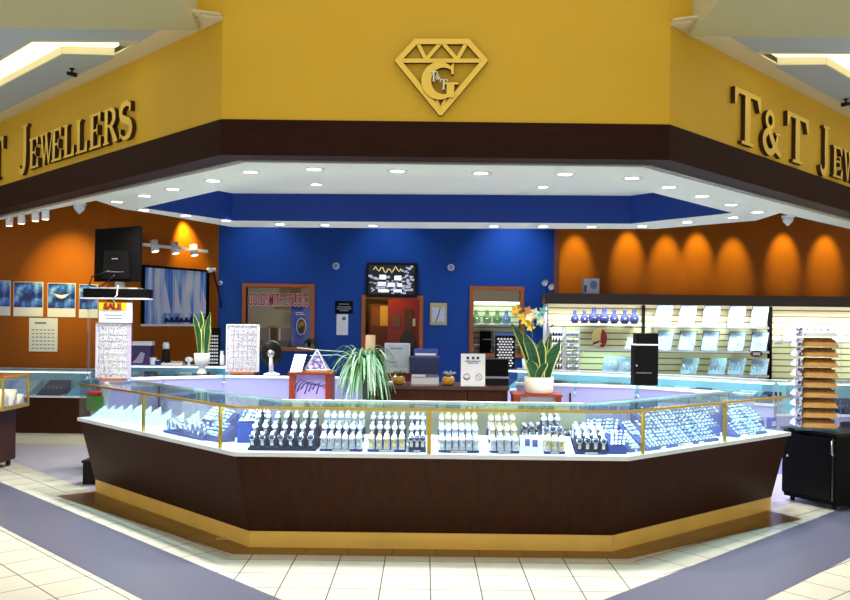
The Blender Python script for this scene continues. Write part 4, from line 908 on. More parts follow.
q = P(50, 376, 10.62); tag(MB().box(-.06, .06, 0, .01, 0, .085).obj('price_card', CARD, None, (q.x, 10.66+.0, .60+.15)), 'small white card standing in the brown case under the posters', 'card') if False else None
A_ = (P(100, 380, 10.75).x, 10.75); B_ = (P(226, 380, 10.75).x, 10.75); t, e, L, rz = wall_case(A_, B_, .30, .76, .95, 'white wall case under the framed sails photo', LAV); pads(A_, e, L, rz, .76, 7, 'the case under the sails photo', .30)
A_ = (.98, 10.75); B_ = (2.40, 9.95); t, e, L, rz = wall_case(A_, B_, .45, .72, .95, 'white wall case before the left slat bay', LAV); pads(A_, e, L, rz, .72, 7, 'the case before the left slat bay', .45)
A2_ = (2.44, 9.93); B2_ = (3.62, 9.0); t, e, L, rz = wall_case(A2_, B2_, .45, .72, .95, 'white wall case before the middle slat bay', LAV); pads(A2_, e, L, rz, .72, 6, 'the case before the middle slat bay', .45)
A3_ = (3.66, 9.0); B3_ = (5.6, 9.0); t, e, L, rz = wall_case(A3_, B3_, .45, .62, .95, 'white wall case behind the bangle tower at far right', LAV); pads(A3_, e, L, rz, .62, 6, 'the case behind the bangle tower', .45, .14)
# ------------------------------------------------------------------ rear counters of the island (staff side towards the viewer)
def rear_counter(A, B, lab, gaps=1, dp=.5):
    A = Vector(A); B = Vector(B); e = (B-A).normalized(); L = (B-A).length; rz = math.atan2(e.y, e.x)
    t = thing('rear_counter', lab, 'counter', (A.x, A.y, 0), rz, 'white rear counters of the island')
    MB().box(0, L, .02, dp, 0, .64).obj('base_cabinet', LAV, t)
    for k in range(gaps+1):
        MB().box(L*k/(gaps+1)+.008, L*(k+1)/(gaps+1)-.008, .0, .02, .05, .92).obj('sliding_door', LAV, t)
        MB().box(L*(k+1)/(gaps+1)-.05, L*(k+1)/(gaps+1)-.035, -.012, 0, .62, .86).obj('handle', BLK, t) if k < gaps else None
    MB().box(0, L, -.01, .05, .92, .945).obj('top_rail', LWHT, t); MB().box(0, L, .05, dp, .935, .943).obj('top_glass', GLT, t); MB().box(0, L, dp-.01, dp, .66, .935).obj('front_glass', GLS, t)
    MB().box(0, L, .02, dp, .64, .66).obj('deck', DECKM, t)
    return t
rear_counter((-3.16, 8.46), (-2.10, 9.07), 'white rear counter angled behind the left case, under the screen shelf', 1)
rear_counter((-2.08, 9.09), (-.62, 9.09), 'straight white rear counter holding the black fan', 1)
rear_counter((.90, 8.56), (2.02, 8.31), 'straight white rear counter behind the snake plant', 1)
rear_counter((2.04, 8.29), (2.86, 7.55), 'white rear counter angled towards the far end of the right case', 1, .26)
# ------------------------------------------------------------------ staff desk and what stands on it
DZ = .93
t = thing('staff_desk', 'dark brown staff desk with a rounded left corner inside the island', 'desk', (.185, 8.15, 0))
mb = MB(); pl = [(-.60, .03)]+[(-.52+.14*math.cos(R(a)), .14+.14*math.sin(R(a))) for a in range(265, 179, -14)]+[(-.66, .58), (.66, .58), (.66, 0)]
pl = [(-.52, 0)]+[(-.52+.14*math.cos(R(a)), .14+.14*math.sin(R(a))) for a in (255, 235, 215, 195, 180)]+[(-.66, .58), (.615, .58), (.615, 0)]
mb.prism(pl[::-1], DZ-.03, DZ); mb.obj('desk_top', mat('desk_dark_top', (70, 44, 34), .3), t)
MB().box(-.56, .215, .02, .56, .0, DZ-.03).obj('front_panel', WOOD, t); MB().box(.225, .60, .02, .56, .0, DZ-.03).obj('front_panel', WOOD, t)
def st(px, t_=.2): return P(px, 380, 8.15+t_).x
SUC = mat('succulent_green', (70, 96, 60), .6); AMB = mat('amber_glass', (176, 130, 40), .15, coat=.5)
for k, px in enumerate((398.5, 448.5)):
    p_ = thing('potted_succulent', ('small succulent in an amber pot under the white monitor', 'small succulent in an amber pot between the navy printer and the white notice')[k], 'plant', (st(px, .12), 8.27, DZ+.001))
    MB().lathe([(.04, 0), (.062, .025), (.06, .07), (.05, .085), (.044, .085), (.05, .05), (.02, .04)], 18).obj('pot', AMB, p_)
    mb = MB()
    for j in range(16):
        a = j*2.4; l_ = .07+.02*(j % 3); u = .3+.5*(j/16)
        mb.tube([(0, 0, .07), (l_*.6*math.cos(a)*u, l_*.6*math.sin(a)*u, .11), (l_*1.2*math.cos(a)*u, l_*1.2*math.sin(a)*u, .10+.06*(1-u))], .009, 5, .3)
    mb.obj('leaves', SUC if k == 0 else mat('succulent_grey', (150, 160, 150), .6), p_)
p_ = thing('monitor', 'white computer monitor on the staff desk right of the spider plant', 'monitor', (st(397, .36), 8.5, DZ+.001))
MB().box(-.08, .08, -.05, .09, 0, .012).box(-.025, .025, .02, .04, .012, .14).obj('stand', LWHT, p_)
MB().box(-.125, .125, -.01, .02, .10, .39, .008).obj('housing', mat('monitor_white', (226, 230, 240), .4), p_); MB().box(-.11, .11, -.0125, -.01, .15, .375).obj('screen', mat('monitor_pale', (206, 216, 232), .3), p_)
MB().box(-.07, .05, -.0135, -.0125, .33, .345).box(-.06, .0, -.0135, -.0125, .20, .21).obj('screen_text', INK, p_)
p_ = thing('receipt_printer', 'navy blue stacked boxes with white card and white drawer on the staff desk', 'printer', (st(425, .2), 8.36, DZ+.001)); w = .265
MB().box(-w/2, w/2, 0, .22, 0, .065).obj('drawer', mat('drawer_white', (226, 228, 240), .4), p_); MB().box(-w/2+.005, w/2-.005, .01, .22, .065, .10).obj('slot', mat('slot_grey', (110, 120, 160), .4), p_)
MB().box(-w/2+.004, .005, -.003, .012, .072, .094).obj('paper_tray', LWHT, p_)
MB().box(-w/2-.01, w/2, .005, .22, .10, .25).obj('body', mat('printer_navy', (18, 28, 84), .35), p_); MB().box(-w/2-.025, w/2+.005, -.004, .22, .25, .262).obj('lid', mat('lid_blue', (40, 52, 120), .35), p_)
MB().hexa([(-w/2+.02, .09, .262), (w/2-.01, .09, .262), (w/2-.01, .10, .262), (-w/2+.02, .10, .262)], [(-w/2+.02, .13, .34), (w/2-.01, .13, .34), (w/2-.01, .14, .34), (-w/2+.02, .14, .34)]).obj('card', mat('card_blue', (60, 74, 150), .4), p_)
MB().hexa([(-w/2+.035, .094, .275), (w/2-.03, .094, .275), (w/2-.03, .099, .275), (-w/2+.035, .099, .275)], [(-w/2+.035, .102, .295), (w/2-.03, .102, .295), (w/2-.03, .107, .295), (-w/2+.035, .107, .295)]).obj('white_stripe', LWHT, p_)
p_ = thing('notice_stand', 'white face mask notice with small icons standing on the staff desk', 'sign', (st(473, .06), 8.21, DZ+.001))
MB().hexa([(-.115, 0, 0), (.115, 0, 0), (.115, .006, 0), (-.115, .006, 0)], [(-.115, .03, .305), (.115, .03, .305), (.115, .036, .305), (-.115, .036, .305)]).obj('sheet', CARD, p_); MB().box(-.08, .10, -.015, .06, 0, .006).obj('foot', ACR, p_)
INKD = mat('dark_ink', (60, 64, 96), .5)
def onp(x, z): return (x, .03*z/.305-.003)
mb = MB()
for x in (-.05, .0, .045): mb.cyl((x, onp(0, .265)[1], .265), (x, onp(0, .265)[1]-.001, .265), .014, n=10)
mb.obj('icons', INKD, p_)
mb = MB()
for z, a in ((.235, .075), (.218, .055)):
    for j in range(7): x = -a+2*a*j/7; mb.box(x, x+2*a/7*.75, onp(0, z)[1]-.0005, onp(0, z)[1]+.001, z-.005, z+.004)
mb.obj('printed_line', INKD, p_)
for x in (-.06, .055):
    y = onp(0, .085)[1]; mb = MB(); pts = [(x+.03*math.cos(2*PI*k/20), y, .085+.03*math.sin(2*PI*k/20)) for k in range(21)]
    mb.tube(pts, .0022, 5); 
    if x > 0: mb.tube([(x-.021, y, .106), (x+.021, y, .064)], .0022, 5)
    else: mb.tube([(x-.028, y, .08), (x-.01, y, .066), (x+.01, y, .066), (x+.028, y, .08)], .005, 5)
    mb.obj('round_icon', INKD, p_)
p_ = thing('card_terminal', 'black till machine with a grey stripe at the right end of the desk', 'till', (st(497, .2), 8.36, DZ+.001))
MB().box(-.115, .115, 0, .25, 0, .065, .008).obj('base', BLK, p_); MB().box(-.117, .117, -.003, .25, .065, .085).obj('grey_stripe', mat('stripe_grey', (150, 156, 176), .4), p_); MB().box(-.112, .112, 0, .22, .085, .25, .012).obj('body', MBLK, p_)
# ------------------------------------------------------------------ plant pedestals
def pedestal(x0, x1, yt, Y, lab, panel):
    r_ = rect(x0, x1, yt, 402, Y); zt = r_[3]; w = r_[1]-r_[0]
    t = thing('wooden_pedestal', lab, 'pedestal', ((r_[0]+r_[1])/2, Y, 0)); s_ = .052
    MB().box(-w/2, -w/2+s_, 0, .34, 0, zt-.02).box(w/2-s_, w/2, 0, .34, 0, zt-.02).box(-w/2+s_, w/2-s_, .02, .32, 0, .2).obj('frame', MAHO, t)
    MB().box(-w/2-.01, w/2+.01, -.012, .35, zt-.02, zt).obj('top', MAHO, t); MB().box(-w/2+s_, w/2-s_, .05, .06, .2, zt-.02).obj('panel', panel, t)
    return t, zt
PP = mat('lilac_print', (176, 164, 236), .4)
t, zA = pedestal(289, 331, 372.5, 8.0, 'mahogany pedestal with a lilac picture panel, under the small pyramid', PP)
mb = MB(); random.seed(5)
for k in range(7):
    x = -.11+.035*k; mb.tube([(x-.05, .048, zA-.20+.02*(k % 3)), (x-.02, .047, zA-.11), (x+.02, .047, zA-.07-.012*k), (x+.07, .048, zA-.09-.02*(k % 2))], .007, 5, .4)
mb.obj('leaf_print', mat('print_indigo', (58, 50, 130), .5), t)
t, zB = pedestal(514.5, 561.5, 394.5, 7.9, 'mahogany pedestal with a grey panel carrying the snake plant', mat('grey_panel', (190, 196, 206), .4))
# pyramid ornament
q = P(316, 372, 8.1); p_ = thing('pyramid_ornament', 'glass pyramid with white edges and violet pattern on the left pedestal', 'ornament', (q.x, 8.16, zA+.001))
MB().box(-.135, .125, -.08, .10, 0, .018, .01).obj('base', mat('base_tan', (196, 168, 120), .5), p_)
ap = (.0, .01, .205); b4 = [(-.105, -.07, .018), (.105, -.07, .018), (.105, .09, .018), (-.105, .09, .018)]
MB().add(b4+[ap], [[3, 2, 1, 0], [0, 1, 4], [1, 2, 4], [2, 3, 4], [3, 0, 4]]).obj('body', speck_mat('violet_flag_print', (150, 130, 220), (60, 50, 150), 30, .5, .4, rgb3=(220, 215, 245)), p_)
mb = MB()
for v in b4: mb.cyl(v, ap, .006, n=6)
for a, b in zip(b4, b4[1:]+b4[:1]): mb.cyl(a, b, .006, n=6)
mb.obj('edge_strips', LWHT, p_)
q = P(298, 372, 8.05); p_ = thing('ring_holder', 'slanted silver panel with black prongs beside the pyramid ornament', 'display stand', (q.x, 8.05, zA+.001))
MB().hexa([(-.075, 0, 0), (.03, 0, 0), (.03, .02, 0), (-.075, .02, 0)], [(-.04, .06, .16), (.07, .06, .16), (.07, .08, .16), (-.04, .08, .16)]).obj('panel', STEEL, p_)
for k in range(5): MB().box(.03+.007*k, .065+.007*k, .012+.009*k, .03+.009*k, .02+.028*k, .03+.028*k).obj('prong', BLK, p_)
# spider plant
q = P(365.5, 400, 7.86); p_ = thing('spider_plant', 'bushy spider plant with drooping pale striped leaves left of the monitor', 'plant', (q.x, 7.86, 0)); zp = P(368, 362, 8.0).z
MB().lathe([(.12, 0), (.12, .02), (.03, .04), (.025, zp-.16), (.09, zp-.15), (.13, zp-.02), (.14, zp+.0), (.12, zp), (.11, zp-.02)], 22).obj('pot', mat('pot_dark_green', (40, 60, 44), .5), p_)
MB().cyl((.03, .06, zp-.02), (.035, .06, P(372, 335, 8.0).z), .045, .045, 16).obj('plant_post', mat('post_beige', (216, 186, 150), .6), p_)
LFA = mat('spider_leaf_pale', (130, 186, 150), .45); LFB = mat('spider_leaf_green', (54, 112, 50), .5); LFC = mat('spider_leaf_white', (178, 212, 196), .45)
def leaf_strip(mb, base, az, L, rise, droop, w, n=8):
    c, s = math.cos(az), math.sin(az); pts = []
    for i in range(n+1):
        u = i/n; rr = L*(u-.22*u*u*droop); z = rise*math.sin(min(1, u*1.5)*PI/2)-droop*L*.95*u**2.1
        pts.append(Vector((base[0]+c*rr, base[1]+s*rr, base[2]+z)))
    sd = Vector((-s, c, 0)); vs = []
    for i, p in enumerate(pts):
        k = w*(.6+1.0*math.sin(PI*min(1, .12+i/n*.88)))*.5; vs += [p-sd*k+Vector((0, 0, .003)), p, p+sd*k+Vector((0, 0, .003))]
    fs = []
    for i in range(n):
        for q_ in (0, 1): fs.append([i*3+q_, i*3+q_+1, (i+1)*3+q_+1, (i+1)*3+q_])
    mb.add(vs, fs)
random.seed(11); mb = MB(); mb.smooth = True
for k in range(250):
    mb.mi = random.choice((0, 0, 1, 2)); az = random.uniform(0, 2*PI); 
    leaf_strip(mb, (random.uniform(-.05, .05), random.uniform(-.05, .05), zp-.01), az, random.uniform(.16, .39), random.uniform(.03, .2), random.uniform(.3, 1.5), random.uniform(.009, .015))
for k in range(60):
    mb.mi = random.choice((0, 1, 1)); az = random.uniform(0, 2*PI); leaf_strip(mb, (.04*math.cos(az), .04*math.sin(az), zp-.02), az, random.uniform(.12, .3), .04, random.uniform(1.2, 1.6), .016)
mb.smooth = False
mb.obj('leaves', [LFA, LFB, LFC], p_)
mb = MB(); mb.tube([(-.05, 0, zp+.02), (-.2, -.02, zp+.10), (-.42, -.03, zp+.11), (-.62, -.02, zp+.13)], .004, 5).tube([(-.05, 0, zp+.0), (-.25, -.05, zp+.07), (-.5, -.05, zp+.06)], .004, 5); mb.obj('runner', LFC, p_)
# snake plants
SNG = mat('snake_leaf_green', (28, 84, 48), .4, var=.45, scale=14, stretch=(1, 1, 3)); SNY = mat('snake_leaf_edge', (206, 214, 120), .45)
def snake_leaf(mb, x, y, z, lx, ly, h, w, rz):
    n = 9; c, s = math.cos(rz), math.sin(rz); rows = []
    for i in range(n+1):
        u = i/n; k = w*1.2*(.55+.55*math.sin(PI*(.1+.72*u)))*(1 if u < .75 else max(.03, (1-((u-.75)/.25)**1.6)))
        cx_, cy_ = x+lx*u*u, y+ly*u*u
        rows.append([(cx_+c*o_*k, cy_+s*o_*k, z+h*u) for o_ in (-1, -.84, 0, .84, 1)])
    th = .007; nx, ny = -s*th, c*th
    F_, Bk = [], []
    for r_ in rows:
        F_ += [(p[0]-(nx if i in (1, 3) else 0)+(0 if i != 2 else nx*.6), p[1]-(ny if i in (1, 3) else 0)+(0 if i != 2 else ny*.6), p[2]) for i, p in enumerate(r_)]; Bk += [(p[0]+nx*1.5, p[1]+ny*1.5, p[2]) for p in r_]
    for V_, fl in ((F_, 0), (Bk, 1)):
        for q_ in range(4):
            mb.mi = 1 if q_ in (0, 3) else 0
            mb.add([V_[i*5+q_+d] for i in range(n+1) for d in (0, 1)], [[2*i, 2*i+1, 2*i+3, 2*i+2] for i in range(n)])
q = P(539.5, 393, 8.0); p_ = thing('snake_plant', 'tall snake plant with yellow-edged leaves in a white pot on the right pedestal', 'plant', (q.x, 8.05, zB+.001))
MB().lathe([(.12, 0), (.13, .01), (.135, .15), (.125, .15), (.12, .13)], 28).obj('pot', mat('pot_offwhite', (226, 220, 208), .45), p_)
mb = MB()
S = 8.05/F
for (px0, px1, py1, w, rz, y) in ((532, 511, 322, .036, .25, .0), (536, 523, 331, .04, -.1, -.03), (538, 530, 336, .036, .3, .03), (541, 541, 338, .036, -.3, -.02), (546, 550, 335, .03, .1, .05), (547, 560, 340, .045, -.2, -.02), (534, 528, 358, .045, .2, -.06), (543, 545, 352, .04, .2, .02), (549, 552, 330, .02, .6, .06), (538, 546, 361, .03, -.3, -.07)):
    snake_leaf(mb, (px0-539.5)*S, y, .13, (px1-px0)*S, y*.3, (378-py1)*S, w, rz)
mb.obj('leaves', [SNG, SNY], p_)
q = P(200, 376, 9.25); p_ = thing('snake_plant', 'narrow snake plant in a white footed bowl on the left rear counter', 'plant', (q.x, 9.32, .946))
MB().lathe([(.055, 0), (.05, .01), (.035, .05), (.04, .08), (.07, .10), (.082, .15), (.08, .22), (.07, .22), (.068, .19)], 24).obj('pot', mat('pot_white', (226, 232, 238), .4), p_)
mb = MB()
for (x, lx, h, rz) in ((-.03, -.07, .43, .2), (.0, -.02, .46, -.2), (.02, .0, .36, .5), (.04, .04, .44, .1), (.05, .03, .30, -.4), (-.02, -.02, .3, -.5)): snake_leaf(mb, x, .01, .22, lx, 0, h, .022, rz)
mb.obj('leaves', [SNG, SNY], p_)
# orchid
q = P(529, 371, 10.75); p_ = thing('orchid', 'yellow and white orchid sprays behind the snake plant', 'plant', (P(527, 370, 10.85).x, 10.82, .951))
MB().lathe([(.05, 0), (.06, .01), (.07, .13), (.06, .13)], 18).obj('pot', LWHT, p_)
mb = MB(); sp_ = [[(0, 0, .1), (-.05, 0, .4), (-.02, 0, .62), (.06, 0, .75)], [(0, 0, .1), (.06, 0, .4), (.05, 0, .6), (.14, 0, .7)], [(0, 0, .1), (-.04, 0, .45), (-.1, 0, .7), (-.14, 0, .82)]]
for s_ in sp_: mb.tube(s_, .006, 5)
mb.obj('stems', LFB, p_)
random.seed(9); PET = [mat('petal_yellow', (240, 200, 60), .6), mat('petal_orange', (220, 150, 70), .6), mat('petal_teal', (120, 190, 170), .6), mat('petal_cream', (240, 232, 190), .6)]
for k in range(18):
    s_ = random.choice(sp_); b = Vector(s_[2 if k % 2 else 3])+Vector((random.uniform(-.07, .07), random.uniform(-.05, .03), random.uniform(-.12, .05)))
    mb = MB(); mb.mi = 0
    for j in range(5):
        a = j*2*PI/5; d = Vector((math.cos(a), -.3, math.sin(a))); sd = Vector((-math.sin(a), 0, math.cos(a)))*.014
        mb.add([b, b+d*.03+sd*1.5, b+d*.065, b+d*.03-sd*1.5, b+d*.03+Vector((0, .006, 0))], [[0, 1, 2, 3], [0, 4, 1], [1, 4, 2], [2, 4, 3], [3, 4, 0]])
    mb.obj('blossom', PET[0 if k % 2 else random.choice((1, 2, 3))], p_)
# ------------------------------------------------------------------ left rear counter: fan, racks, screen
q = P(272, 377, 9.3); p_ = thing('desk_fan', 'round black fan disc on a white stand on the rear counter', 'fan', (q.x, 9.28, .946))
MB().lathe([(.085, 0), (.085, .012), (.03, .03), (.03, .034)], 20).cyl((0, -.03, .02), (0, -.062, .22), .026, .018).obj('stand', LWHT, p_); zc = P(272, 353.5, 9.25).z-.946
mb = MB(); pr_ = [(.0, -.03), (.04, -.03), (.1, -.012), (.112, .0), (.1, .02), (.03, .03), (.0, .03)]; mb.lathe([(max(r_, .001), z) for r_, z in pr_], 26); mb.v = [(x, z-.03, y*1.28+zc) for x, y, z in mb.v]; mb.obj('fan_disc', BLK, p_)
MB().cyl((0, -.062, zc), (0, -.082, zc), .042, .036, 16).obj('hub', STEEL, p_)
CARDR = speck_mat('jewellery_card_rows', (232, 234, 244), (150, 150, 186), 80, .43, .4)
def card_rack(px0, px1, y0, y1, Y, z, lab, rim):
    r_ = rect(px0, px1, y0, y1, Y); w = r_[1]-r_[0]; h = r_[3]-z
    t = thing('card_rack', lab, 'display rack', ((r_[0]+r_[1])/2, Y, z+.001))
    MB().box(-w*.36, w*.36, .0, .14, 0, .024).obj('base', mat('rack_base_wood', (176, 104, 60), .5), t)
    MB().box(-w/2+.012, w/2-.012, .03, .10, .024, h-.006).obj('panel', CARDR, t)
    mb = MB().box(-w/2, -w/2+.012, .02, .11, .024, h).box(w/2-.012, w/2, .02, .11, .024, h).box(-w/2, w/2, .02, .11, h-.006, h+.006); mb.obj('side_frame', rim, t)
    for j in range(7): 
        z_ = .06+j*(h-.1)/7; mb = MB()
        for i in range(6): x_ = -w*.38+i*w*.145; mb.box(x_, x_+w*.11, .022, .03, z_, z_+(h-.1)/7*.8)
        mb.obj('earring_card', CARDR, t)
    return t, h
RIMP = mat('rim_pale_violet', (206, 196, 226), .4)
tr, hr = card_rack(94.5, 127, 323.5, 381, 7.80, ZG, 'tall white rack of small jewellery cards under the yellow SALE box', RIMP)
card_rack(225.5, 257.5, 325, 374, 9.30, .946, 'tall white rack of small jewellery cards left of the black fan', LWHT)
r_ = rect(99.5, 129.5, 303.5, 323, 7.8); p_ = thing('sale_box', 'white box with a yellow top band reading SALE on the left card rack', 'sign', ((r_[0]+r_[1])/2-.01, 7.81, ZG+.001+hr+.008)); w = r_[1]-r_[0]; h = .178
MB().box(-w/2, w/2, .0, .1, 0, h).obj('box', LWHT, p_); MB().box(-w/2, w/2-.02, -.003, 0, h*.62, h).obj('yellow_band', mat('band_yellow', (250, 214, 30), .5), p_)
text_part('SALE', .074, mat('sale_red', (150, 20, 20), .5), p_, (-.01, -.006, h*.80), .003, .004, 'lettering')
MB().box(-w*.32, w*.32, -.002, 0, h*.36, h*.40).box(-w*.25, w*.28, -.002, 0, h*.2, h*.24).obj('printed_line', INK, p_)
# screen shelf and black screen seen from behind
YT = 7.92; r_ = rect(83, 148.5, 289, 298, YT); p_ = thing('screen_shelf', 'black shelf bar on clear uprights carrying the black screen', 'shelf', ((r_[0]+r_[1])/2, YT, ZG+.001)); w = r_[1]-r_[0]; zs_ = r_[2]-ZG
for sx in (-.25, .135): MB().box(sx-.012, sx+.012, .02, .045, 0, zs_-.012).obj('upright', ACR, p_)
MB().box(-w/2, w/2, -.06, .14, zs_-.012, zs_).obj('white_underside', LWHT, p_); MB().box(-w/2+.02, w/2, -.05, .13, zs_, r_[3]-ZG).obj('bar', MBLK, p_)
[MB().box(sx-.02, sx+.02, -.02, .10, 0, .012).obj('foot', ACR, p_) for sx in (-.25, .135)]
zt_ = r_[3]; r2 = rect(95, 142, 226.5, 282, YT); p_ = thing('television', 'black flat screen seen from behind on the shelf above the SALE box', 'television', ((r2[0]+r2[1])/2, YT, zt_+.001)); w = r2[1]-r2[0]; z0, z1 = r2[2]-zt_, r2[3]-zt_
MB().hexa([(-w/2, -.02, z0), (w/2, -.07, z0), (w/2, -.0, z0), (-w/2, .05, z0)], [(-w/2+.008, -.02, z1-.03), (w/2, -.07, z1), (w/2, -.0, z1), (-w/2+.008, .05, z1-.03)]).obj('housing', MBLK, p_)
MB().hexa([(-w*.3, -.05, z0+.03), (w*.32, -.095, z0+.03), (w*.32, -.06, z0+.03), (-w*.3, -.03, z0+.03)], [(-w*.26, -.05, z0+.28), (w*.28, -.09, z0+.28), (w*.28, -.06, z0+.28), (-w*.26, -.03, z0+.28)]).obj('rear_cover', BLK, p_)
MB().box(-.02, .05, -.02, .03, .012, z0+.02).box(-w/2-.02, w/2-.02, -.05, .1, 0, .012).obj('stand', mat('stand_grey', (190, 194, 200), .3), p_)
mb = MB().tube([(-.05, -.08, z0+.1), (-.2, -.1, z0+.04), (-.24, -.06, .03), (-.2, .0, .016)], .006, 6).tube([(.0, -.09, z0+.06), (-.1, -.1, .03), (-.15, -.05, .016)], .006, 6); mb.obj('cable', BLK, p_)
MB().tube([(.03, -.085, .03), (.035, -.13, -.06), (.0, -.13, -.10), (.02, -.13, -.125)], .006, 6).obj('white_cable', LWHT, p_)
MB().box(-.03, .02, -.092, -.08, z0+.2, z0+.21).box(-.1, .08, -.088, -.07, z0+.085, z0+.09).obj('rear_marks', mat('mark_grey', (120, 120, 130), .4), p_)
# things on the case under the sails photo
CT_ = .951
q = P(141, 364, 10.85); p_ = thing('gift_box', 'purple printed box with a white lid on the case under the sails photo', 'box', (q.x, 10.84, CT_))
MB().box(-.12, .12, 0, .13, 0, .24).obj('box', mat('box_violet', (58, 40, 96), .4), p_); MB().box(-.13, .135, -.012, .14, .24, .29, .015).obj('lid', LWHT, p_); MB().plate([(-.11, .02), (.02, .02), (.05, .14), (.0, .16), (-.05, .08)], -.003, 0).obj('pale_print', mat('print_silver', (170, 160, 190), .4), p_)
for k, (px, lab, m) in enumerate(((153, 'small white cup beside the purple box', LWHT), (158, 'small blue dish right of the white cup', NAVY))):
    q = P(px, 364, 10.85); p_ = thing('small_cup', lab, 'cup', (q.x, 10.85, CT_)); MB().lathe([(.03, 0), (.035, .01), (.042, .09-.04*k), (.036, .09-.04*k), (.03, .02)], 16).obj('bowl', m, p_); MB().ball((0, 0, .09-.04*k), .02).obj('contents', SILV, p_)
q = P(172, 364, 10.85); p_ = thing('jewellery_tray', 'low white tray heaped with trinkets on the case under the sails photo', 'tray', (q.x, 10.84, CT_)); MB().box(-.13, .13, 0, .12, 0, .025).obj('tray', LWHT, p_)
random.seed(2); mb = MB()
for k in range(14): mb.ball((random.uniform(-.11, .11), random.uniform(.02, .1), .035), .014, n=8, k=5)
mb.obj('trinkets', mat('trinket_sand', (214, 196, 170), .4), p_).__setitem__('kind', 'stuff')
q = P(166, 348, 10.9); p_ = thing('watch_figure', 'black and white bottle shape standing before the red-orange wall', 'bottle', (q.x, 10.9, CT_)); MB().lathe([(.045, 0), (.05, .03), (.05, .16), (.04, .2)], 16).obj('body', BLK, p_); MB().lathe([(.04, .2), (.042, .25), (.03, .28)], 16).obj('cap', LWHT, p_)
q = P(189, 360, 10.85); p_ = thing('shell_ornament', 'small white ornament left of the footed plant bowl', 'ornament', (q.x, 10.85, CT_)); MB().lathe([(.03, 0), (.012, .02), (.012, .04)], 12).obj('base', LWHT, p_); MB().ball((0, 0, .07), .05, .03, .035).obj('shell', LWHT, p_)
LAT = mat('lattice_white', (206, 210, 220), .4)
def lattice(px0, px1, y0, y1, Y, z, lab, diag, header=None):
    r_ = rect(px0, px1, y0, y1, Y); w = r_[1]-r_[0]; h = r_[3]-z; t = thing('earring_stand', lab, 'display stand', ((r_[0]+r_[1])/2, Y, z+.001))
    MB().box(-w/2, w/2, 0, .03, .0, h).obj('board', MBLK, t)
    if header: MB().box(-w/2, w/2, -.004, 0, h*.9, h*.985).obj('header', header, t)
    n, m_ = (5, 11) if diag else (4, 9); mb = MB()
    for i in range(m_):
        for j in range(n):
            x = -w*.42+(j+.5+(.5 if diag and i % 2 else 0))*w*.84/(n+.3); z_ = h*.05+i*h*.8/m_
            if diag: mb.plate([(x, z_), (x+w*.075, z_+h*.028), (x, z_+h*.056), (x-w*.075, z_+h*.028)], -.004, 0)
            else: mb.box(x-w*.07, x+w*.07, -.004, 0, z_, z_+h*.045)
    mb.obj('earring_cards', LAT, t)
    return t
lattice(208, 220, 328, 364, 10.85, .95, 'narrow black stand of small white cards right of the footed plant bowl', False)
q = P(214, 328, 10.85); q2_ = P(223.5, 364, 10.9); 
p_ = thing('white_jug', 'white jug at the right end of the case under the sails photo', 'jug', (q2_.x-.035, 10.9, CT_)); MB().lathe([(.035, 0), (.045, .02), (.045, .12), (.03, .15), (.036, .18), (.03, .18)], 16).obj('body', LWHT, p_); MB().tube([(-.035, 0, .15), (-.07, 0, .13), (-.07, 0, .06), (-.042, 0, .04)], .008, 6).obj('handle', LWHT, p_)
lattice(495, 515, 332, 372, 10.95, .95, 'black board with white diamond-shaped cards left of the snake plant', True, mat('header_blue', (50, 70, 130), .4))
q = P(311, 346, YB-.05); p_ = thing('potted_fern', 'small dark leafy plant on the goldsmith window sill', 'plant', (q.x, YB-.0+.02, W1r[2]+.001)); MB().lathe([(.05, 0), (.06, .08), (.05, .08)], 14).obj('pot', MBLK, p_)
mb = MB()
for k in range(26): leaf_strip(mb, (0, 0, .07), k*2.4, .10+.03*(k % 3), .07, .6, .035)
mb.obj('leaves', mat('fern_dark', (40, 80, 60), .5), p_)
# black tower on the right rear counter
q = P(647, 385, 8.35); p_ = thing('black_cabinet_tower', 'black two-part box tower with a white line standing on the right rear counter', 'cabinet', (q.x, 8.38, .946))
MB().box(-.115, .115, 0, .16, 0, .385, .006).obj('lower_box', MBLK, p_); MB().box(-.12, .12, -.003, .16, .385, .398).obj('white_line', LWHT, p_); MB().box(-.095, .115, 0, .16, .398, .50, .006).obj('upper_box', MBLK, p_); MB().ball((-.095, -.006, .19), .009).obj('knob', SILV, p_); MB().box(-.1, .05, -.003, 0, .118, .122).obj('seam', mat('grey_print', (150, 150, 160), .5), p_)
# ------------------------------------------------------------------ wheeled glass case at far left
p_ = thing('rolling_showcase', 'gold-framed glass case on a dark brown wheeled base at the far left', 'showcase', (-4.40, 8.78, 0))
MB().box(-.25, .18, -.22, .22, .07, .61).obj('base_cabinet', WOOD, p_); zb_, zt_ = .63, .93
MB().box(-.32, .30, -.30, .26, zb_-.02, zb_+.005).obj('deck', GOLD, p_)
mb = MB()
for x in (-.31, .29):
    for y in (-.29, .25): mb.box(x-.01, x+.01, y-.01, y+.01, zb_, zt_)
for z in (zb_+.005, zt_-.012):
    for y in (-.29, .25): mb.box(-.31, .29, y-.009, y+.009, z, z+.014)
    for x in (-.31, .29): mb.box(x-.009, x+.009, -.29, .25, z, z+.014)
mb.obj('gold_frame', GOLD, p_)
MB().box(-.32, .30, -.30, .26, zt_, zt_+.02).obj('lid', mat('lid_orange_wood', (190, 120, 50), .4), p_)
for nm, b_ in (('side_glass', (.287, .292, -.28, .24)), ('side_glass', (-.312, -.307, -.28, .24)), ('front_glass', (-.3, .28, -.292, -.287))): MB().box(*b_, zb_+.01, zt_-.012).obj(nm, GLS, p_)
